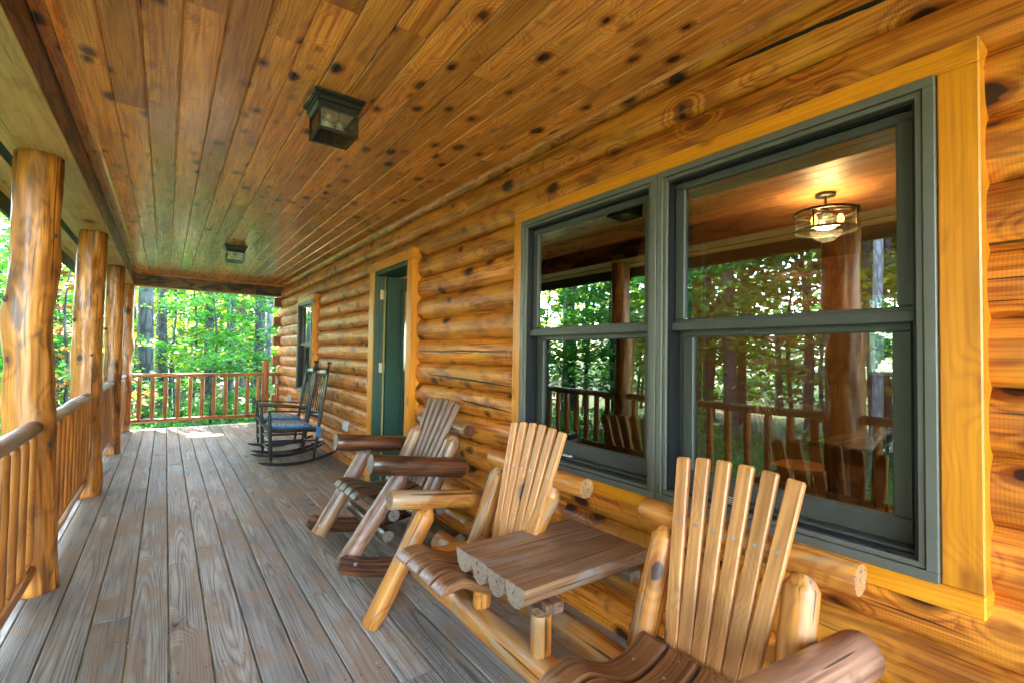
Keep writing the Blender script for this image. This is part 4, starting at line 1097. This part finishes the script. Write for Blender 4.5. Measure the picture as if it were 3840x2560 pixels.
# small-paned window in the far wall of the room
gw = MB(); ya, yb, za, zb = 1.0, 1.92, 1.14, 1.97
ring(gw, ya, yb, za, zb, .03, 6.0, 6.16)
for i in range(1, 4): gw.box((6.05, ya + .23 * i - .008, za + .03), (6.075, ya + .23 * i + .008, zb - .03), 2)
for i in range(1, 3): gw.box((6.0515, ya + .03, za + .277 * i - .008), (6.0735, yb - .03, za + .277 * i + .008), 1)
gwo = gw.build('window', M['white'], cabin, True)
p = MB(); p.box((6.062, ya + .03, za + .03), (6.066, yb - .03, zb - .03), 1); p.build('pane', M['lampglass'], gwo)
gw = MB(); ring(gw, 5.0, 6.2, .8, 2.0, .04, 6.0, 6.16); gw.box((6.05, 5.59, .84), (6.075, 5.61, 1.96), 2); gw.build('window', M['white'], cabin, True)

# ---------------------------------------------------------------- forest
random.seed(31)
def leaf_cloud(mb, c, n, rad, size, flat=.35, tilt=.5, mi=0, huecentre=.4):
    """spray of maple-like leaves round c"""
    for _ in range(n):
        # points in a flattened ellipsoid
        while True:
            p = (U(-1, 1), U(-1, 1), U(-1, 1))
            if p[0] ** 2 + p[1] ** 2 + p[2] ** 2 < 1: break
        q = Vector((c[0] + p[0] * rad, c[1] + p[1] * rad, c[2] + p[2] * rad * flat - .25 * rad * (p[0] ** 2 + p[1] ** 2)))
        nx, ny = random.gauss(0, tilt), random.gauss(0, tilt)
        nrm = Vector((nx, ny, 1)).normalized(); a = U(0, 2 * PI)
        u = nrm.cross(Vector((math.cos(a), math.sin(a), 0))).normalized(); w = nrm.cross(u)
        s = size * U(.6, 1.25)
        # five-lobed outline folded on the midrib
        pts = [(0, -.5), (.32, -.42), (.52, -.02), (.25, .12), (.22, .36), (0, .62)]
        k = random.random()
        hue = min(1, max(0, random.gauss(huecentre, .22)))
        V = []
        for (x, y) in pts: V.append(q + u * (x * s) + w * (y * s) + nrm * (abs(x) * s * .25))
        for (x, y) in pts[1:-1][::-1]: V.append(q - u * (x * s) + w * (y * s) + nrm * (abs(x) * s * .25))
        mb.add(V, [(0, 1, 2, 3, 4, 5), (0, 5, 6, 7, 8, 9)], [(0, 0, 0)] * 10, hue)
def fast_build(mb, name, mats, parent=None): return mb.build(name, mats, parent)

def sapling_mesh(h, z0, spread, nbr, leaves, size, seed, mats, hue=.4, flat=.22, layer=True):
    random.seed(seed)
    tr = MB(); lean = Vector((U(-.4, .4), U(-.4, .4), 0))
    pts = [Vector((0, 0, 0)) + lean * (t ** 2) + Vector((.06 * math.sin(t * 9 + seed), .05 * math.cos(t * 7), h * t)) for t in [i / 10 for i in range(11)]]
    r0 = .018 + h * .0065
    tr.tube(pts, [r0 * (1 - .8 * i / 10) for i in range(11)], 8)
    cr = MB()
    for i in range(nbr):
        t = z0 / h + (1 - z0 / h) * (i + U(0, .8)) / nbr; b = pts[0] + (Vector((0, 0, h * t))) + lean * t * t
        a = i * 2.4 + U(-.4, .4); L = spread * (1 - .55 * t) * U(.6, 1.15)
        e = b + Vector((math.cos(a) * L, math.sin(a) * L, L * U(.0, .35)))
        mid = (b + e) / 2 + Vector((0, 0, .08 * L))
        tr.tube([b, mid, e], [r0 * .35 * (1 - t * .6), r0 * .22 * (1 - t * .5), .004], 5)
        for k in range(3):
            f_ = (.45, .75, 1.0)[k]; c_ = b.lerp(e, f_) + Vector((U(-.1, .1), U(-.1, .1), U(-.05, .1))) * L
            leaf_cloud(cr, c_, int(leaves * (.7, 1, .9)[k] / 3), L * (.30, .38, .34)[k], size, flat, .45, hue=hue) if False else leaf_cloud(cr, c_, int(leaves * (.7, 1, .9)[k] / 3), L * (.30, .38, .34)[k], size, flat, .45, huecentre=hue)
    return tr, cr

def make_tree(kind, seed, label, leafm, barkm, **k):
    tr, cr = sapling_mesh(seed=seed, mats=None, **k)
    t = empty(kind, (0, 0, -.8), 0, label, 'tree', None)
    tr.build('trunk', M[barkm], t); cr.build('crown', M[leafm], t)
    return t
sapA = make_tree('maple_sapling', 3, 'x', 'leaf', 'bark', h=5.2, z0=.9, spread=2.5, nbr=20, leaves=125, size=.125)
sapB = make_tree('maple_sapling', 8, 'x', 'leaf', 'bark', h=6.5, z0=1.4, spread=2.9, nbr=22, leaves=125, size=.13)
sapY = make_tree('yellow_sapling', 12, 'x', 'leafyellow', 'bark', h=6.8, z0=1.5, spread=2.6, nbr=18, leaves=105, size=.12, hue=.45)
sapR = make_tree('red_sapling', 17, 'x', 'leafred', 'bark', h=4.6, z0=1.0, spread=1.7, nbr=14, leaves=70, size=.12, hue=.5)
sapS = make_tree('low_shrub', 23, 'x', 'leaf', 'bark', h=1.9, z0=.2, spread=1.25, nbr=12, leaves=110, size=.085, hue=.35)

def tall_tree(seed, h, r, zc, spread, ncl, leaves, size, leafm, barkm, label, limbs=9):
    random.seed(seed)
    t = empty('forest_tree', (0, 0, -.9), 0, label, 'tree')
    tr = MB(); ph = U(0, 6)
    fx = lambda q: Vector((.25 * math.sin(q * 2.2 + ph) - .25 * math.sin(ph), .22 * math.cos(q * 1.7 + ph) - .22 * math.cos(ph), 0))
    n = 26; seg = 16; V = []; 
    for i in range(n + 1):
        q = i / n; rr = r * (1 - .75 * q) * (1 + .35 * math.exp(-q * h / .35)); c_ = fx(q) + Vector((0, 0, h * q))
        for j in range(seg):
            a = 2 * PI * j / seg; k = 1 + .10 * mnoise.noise((math.cos(a) * 2.5, math.sin(a) * 2.5, q * h * .8 + seed)); V.append((c_.x + rr * k * math.cos(a), c_.y + rr * k * math.sin(a), c_.z))
    tr.add(V, [(i * seg + j, i * seg + (j + 1) % seg, (i + 1) * seg + (j + 1) % seg, (i + 1) * seg + j) for i in range(n) for j in range(seg)], V, .5, True)
    cr = MB()
    for i in range(limbs):
        q = zc / h + (1 - zc / h) * i / limbs; b = fx(q) + Vector((0, 0, h * q)); a = i * 2.4 + U(-.5, .5); L = spread * U(.6, 1.1) * (1 - .5 * (q - zc / h))
        e = b + Vector((math.cos(a) * L, math.sin(a) * L, L * U(.25, .7))); md = (b + e) / 2 + Vector((U(-.2, .2), U(-.2, .2), .1 * L))
        tr.tube([b, md, e], [r * .32 * (1 - q * .5), r * .2, .02], 7)
        for k in range(ncl):
            f_ = U(.35, 1.05); c_ = b.lerp(e, f_) + Vector((U(-.3, .3), U(-.3, .3), U(-.2, .3))) * L
            leaf_cloud(cr, c_, leaves, L * U(.2, .34), size, .55, .7, huecentre=.4)
    tr.build('trunk', M[barkm], t); cr.build('crown', M[leafm], t)
    return t
tallA = tall_tree(41, 19, .17, 13.5, 3.0, 9, 46, .22, 'leafdark', 'bark', 'x', 12)
tallB = tall_tree(42, 20, .22, 14.5, 3.2, 9, 46, .22, 'leafdark', 'bark', 'x', 12)
tallC = tall_tree(43, 19, .09, 15, 2.4, 8, 40, .18, 'leaf', 'birch', 'x', 10)

tallL = tall_tree(44, 13, .14, 3.4, 3.4, 9, 46, .22, 'leafdark', 'bark', 'x', 12)
def place(src, items, group):
    first = True
    for (x, y, rz, sc, lab) in items:
        o = src if first else copy_tree(src)
        first = False
        o.location = (x, y, -.95 if src.name.startswith('forest') else -.86); o.rotation_euler = (0, 0, rz); o.scale = (sc, sc, sc * (1 + .1 * math.sin(x * 7 + y)))
        o['label'] = lab; o['category'] = 'shrub' if 'shrub' in lab else 'tree'
        if group: o['group'] = group
random.seed(77)
R_ = lambda: U(0, 2 * PI)
# hand-placed trees that can be told apart
place(sapA, [(1.0, 14.0, 1.0, .85, 'bright green maple sapling right behind the far railing, in its centre'), (2.5, 13.6, 2.6, .9, 'bright green maple sapling behind the right end of the far railing'),
             (4.1, 15.0, 4.0, 1.0, 'green maple sapling at the cabin corner beyond the log tails'), (1.7, 17.6, 5.0, 1.1, 'taller green maple sapling behind the first row, right of centre'),
             (-1.9, 14.6, .4, .8, 'green maple sapling glimpsed between the second and third log posts'), (-2.9, 10.6, 1.4, .85, 'green maple sapling beyond the red one between the first posts'), (-3.4, 12.8, 2.4, 1.0, 'green maple sapling filling the gap behind the first post'), (-2.6, 12.4, 3.4, .7, 'small green maple sapling close behind the red saplings'), (-4.3, 15.5, 3.0, 1.2, 'large green maple sapling deep behind the side railing'), (-2.4, 17.6, 3.9, 1.1, 'green maple sapling behind the corner post')] +
            [(x, y, R_(), U(.9, 1.2), 'green maple sapling in the thicket beyond the far railing') for (x, y) in ((.3, 22.5), (3.6, 20.5), (-2.6, 21), (5.5, 22))] +
            [(-5.3, 10.5, 2.0, 1.0, 'green maple sapling beside the porch, reflected in the left window unit'), (-6.4, 7.6, 3.0, 1.1, 'green maple sapling reflected near the middle of the wide window'), (-4.9, 13.8, 5.0, 1.0, 'green maple sapling beyond the left railing, near the corner post')], 'maple saplings near the porch')
place(sapB, [(-3.9, 19.5, 0, 1.0, 'broad maple sapling far back on the left of the end opening'), (.9, 20.5, 1.5, .95, 'broad maple sapling far back in the middle of the end opening'), (5.2, 17.0, 3.1, 1.0, 'broad maple sapling beyond the cabin corner')] +
            [(U(-13, -6.5), U(-5, 14), R_(), U(.9, 1.25), 'broad green maple sapling in the woods left of the porch') for _ in range(18)] +
            [(U(9, 14), U(-2, 8), R_(), U(.9, 1.2), 'green maple sapling outside the far window of the room') for _ in range(4)], 'broad maple saplings')
place(sapY, [(-.9, 21.5, 0, 1.1, 'yellow green tree glowing behind the thick grey trunk'), (3.0, 22.5, 1.5, 1.1, 'yellow green tree glowing behind the saplings at the right'), (-1.75, 15.6, 2.5, .8, 'yellow green sapling glimpsed between the first and second posts'),
             (.2, 18.9, 2.5, .85, 'small yellow green sapling just right of the thick grey trunk')] +
            [(x, y, R_(), U(1, 1.3), 'yellow green tree deep in the woods beyond the railing') for (x, y) in ((-3.4, 24), (1.6, 26), (4.8, 26.5), (-.6, 28), (7, 25))] + [(U(-16, -8), U(-4, 14), R_(), U(1.0, 1.5), 'yellow green tree in the woods left of the porch') for _ in range(9)] +
            [(U(9, 15), U(-1, 6), R_(), U(.9, 1.2), 'yellow green tree outside the far window of the room') for _ in range(3)], 'yellow green trees')
place(sapR, [(-1.45, 11.6, 0, .8, 'autumn red sapling seen between the first and second log posts'), (-2.1, 13.4, 1, .9, 'orange red sapling between the posts, behind the nearer red one'), (-.75, 12.0, 2, .40, 'low rusty red sapling behind the left end of the far railing'), (-6.8, 4.0, 2, 1.0, 'autumn red sapling seen only as a reflection in the window')], 'red saplings')
place(sapS, [(.1, 12.8, 0, .8, 'low green shrub at the left behind the far railing balusters')] + [(U(-2.5, 4.5), U(12.0, 16.5), R_(), U(.5, .8), 'low green shrub behind the far railing balusters') for _ in range(9)] + [(U(-6, -2.6), U(-1, 12), R_(), U(.7, 1.1), 'low green shrub beyond the long side railing') for _ in range(10)], 'low shrubs around the porch')
place(tallA, [(-.40, 16.6, 0, 1.15, 'thick grey barked trunk at the left of the far opening')] + [(x, y, R_(), U(.9, 1.15), 'grey barked forest tree among the woods') for (x, y) in ((1.25, 19.2), (-5.5, 21), (4.6, 25), (-8.2, 12.6), (-7.6, 6.3), (-9.4, 2.2), (-8.8, -2.5), (-13, 9), (-14, 1), (-6.5, 17), (10.5, 3.5), (12.5, .5), (-17, 6), (-16, 14), (0, 29), (7.5, 22), (2.2, 23.5))], 'grey barked forest trees')
place(tallB, [(-.06, 18.4, 2.0, .62, 'slimmer leaning grey trunk close behind the thick one in the far opening')] + [(x, y, R_(), U(.7, .9), 'tall grey barked forest tree with a high crown') for (x, y) in ((.6, 25.5), (3.2, 28), (-10.8, 5), (-12, -4), (-11, 16), (-7, 27), (11.8, 6.2), (-19, 0), (-20, 11), (9.5, -3), (14.5, 3), (2.45, 17.1))], 'tall high crowned trees')
place(tallC, [(2.50, 16.2, 1.0, 1.0, 'slim pale trunk standing beside the cabin corner in the far opening')] + [(x, y, R_(), U(.9, 1.1), 'slim pale barked tree in the woods') for (x, y) in ((-.2, 19.8), (1.9, 20.2), (-6.6, 11.2), (-8.7, 8.6), (-5.9, 2.9), (-10, 0), (4.2, 19.6), (10.2, 1.6))], 'slim pale trees')
place(tallL, [(x, y, R_(), U(.85, 1.1), 'broad crowned forest tree in the woods left of the porch') for (x, y) in ((-9, 3.8), (-10.5, -1.5), (-9.6, 8.2), (-12.5, 3), (-13.5, 11), (-15, -4), (-16, 4), (-8.5, -5.5), (-18, 9), (11, 5), (13, -2))], 'broad crowned forest trees')
# the far wood, one mass nobody could count
random.seed(5)
m = MB()
def mass(x, y, n, h, spread, size):
    for _ in range(n):
        c_ = (x + U(-spread, spread), y + U(-spread, spread), -1 + h * random.random() ** .9); leaf_cloud(m, c_, 9, 1.1, size, .6, .8, huecentre=.5)
for i in range(72):
    a = 2 * PI * i / 72; rr = U(34, 42); mass(rr * math.cos(a) + 1, rr * math.sin(a) + 6, 34, 11 if math.cos(a) > -.4 else 12, 2.8, .55)
for i in range(26): mass(U(-9, 10), U(30, 36), 26, 7.5, 2.2, .42)
for i in range(34): mass(U(-27, -20), U(-16, 22), 22, 4.5, 2.2, .4)
o = m.build('far_wood', M['leafyellow' if False else 'leafdark']); tag(o, 'far green wood closing the view on all sides', 'wood', kind='stuff')
m = MB()
for i in range(60):
    a = 2 * PI * U(0, 1); rr = U(27, 40); x, y = rr * math.cos(a) + 1, rr * math.sin(a) + 6; r = U(.08, .17); m.tube([(x, y, -1.3), (x + U(-.5, .5), y, 6), (x + U(-1, 1), y, 13)], [r, r * .8, r * .4], 8)
o = m.build('far_trunks', M['bark']); tag(o, 'far grey tree trunks standing in the wood', 'wood', kind='stuff')
m = MB()
for _ in range(2000):
    if random.random() < .55: x, y = U(-5, 7), U(10.4, 19)
    else: x, y = U(-9, -.9), U(-2, 14)
    leaf_cloud(m, (x, y, -.72 + U(0, .25)), 9, .28, .10, .6, .8, huecentre=.35)
o = m.build('ground_cover', M['leaf']); tag(o, 'green ground cover leaves around the porch', 'ground cover', kind='stuff')

# ---------------------------------------------------------------- camera, light
yaw, pitch, roll, H_, F_ = CAMP
fw = Vector((math.sin(yaw) * math.cos(pitch), math.cos(yaw) * math.cos(pitch), math.sin(pitch)))
rt = Vector((math.cos(yaw), -math.sin(yaw), 0)); upv = rt.cross(fw)
r2 = rt * math.cos(roll) + upv * math.sin(roll); u2 = upv * math.cos(roll) - rt * math.sin(roll)
cd = bpy.data.cameras.new('camera'); cam = bpy.data.objects.new('camera', cd); col.objects.link(cam)
mt = Matrix((r2, u2, -fw)).transposed().to_4x4(); mt.translation = Vector((0, 0, H_)); cam.matrix_world = mt
cd.sensor_width = 36; cd.lens = F_ / 3840 * 36; cd.clip_start = .02; cd.clip_end = 500
scene.camera = cam
wd = bpy.data.worlds.new('World'); scene.world = wd; wd.use_nodes = True; nt = wd.node_tree; nt.nodes.clear()
bg = nt.nodes.new('ShaderNodeBackground'); sk = nt.nodes.new('ShaderNodeTexSky'); ou = nt.nodes.new('ShaderNodeOutputWorld')
SUN_EL, SUN_AZ = math.radians(51), math.radians(-11)     # azimuth measured from +Y toward +X
sk.sky_type = 'NISHITA'; sk.sun_disc = False; sk.sun_elevation = SUN_EL; sk.sun_rotation = SUN_AZ; sk.air_density = 1.0; sk.dust_density = 1.0
bg.inputs[1].default_value = .15
nt.links.new(sk.outputs[0], bg.inputs[0]); nt.links.new(bg.outputs[0], ou.inputs[0])
sl = bpy.data.lights.new('sun', 'SUN'); sl.energy = 2.1; sl.angle = math.radians(.5); sl.color = (1, .95, .86)
so = bpy.data.objects.new('sun', sl); col.objects.link(so)
sd = Vector((math.sin(SUN_AZ) * math.cos(SUN_EL), math.cos(SUN_AZ) * math.cos(SUN_EL), math.sin(SUN_EL)))
so.rotation_euler = sd.to_track_quat('Z', 'Y').to_euler(); so.location = (-6, 20, 15)
# the lit pendant in the room
for (loc, e, r) in (((3.70, 1.42, 2.20), 3.2, .10), ((3.6, 4.2, 2.36), 1.5, .08)):
    pl_ = bpy.data.lights.new('pendant_light', 'POINT'); pl_.energy = e; pl_.color = (1, .62, .30); pl_.shadow_soft_size = r
    po = bpy.data.objects.new('pendant_light', pl_); po.location = loc; col.objects.link(po)
scene.view_settings.view_transform = 'Standard'; scene.view_settings.look = 'None'
scene.view_settings.exposure = EXPO; scene.view_settings.gamma = 1; scene.view_settings.use_curve_mapping = False
try:
    scene.cycles.max_bounces = 6; scene.cycles.diffuse_bounces = 3; scene.cycles.glossy_bounces = 3; scene.cycles.transparent_max_bounces = 16
    scene.cycles.sample_clamp_indirect = .25; scene.cycles.use_denoising = True
except Exception: pass
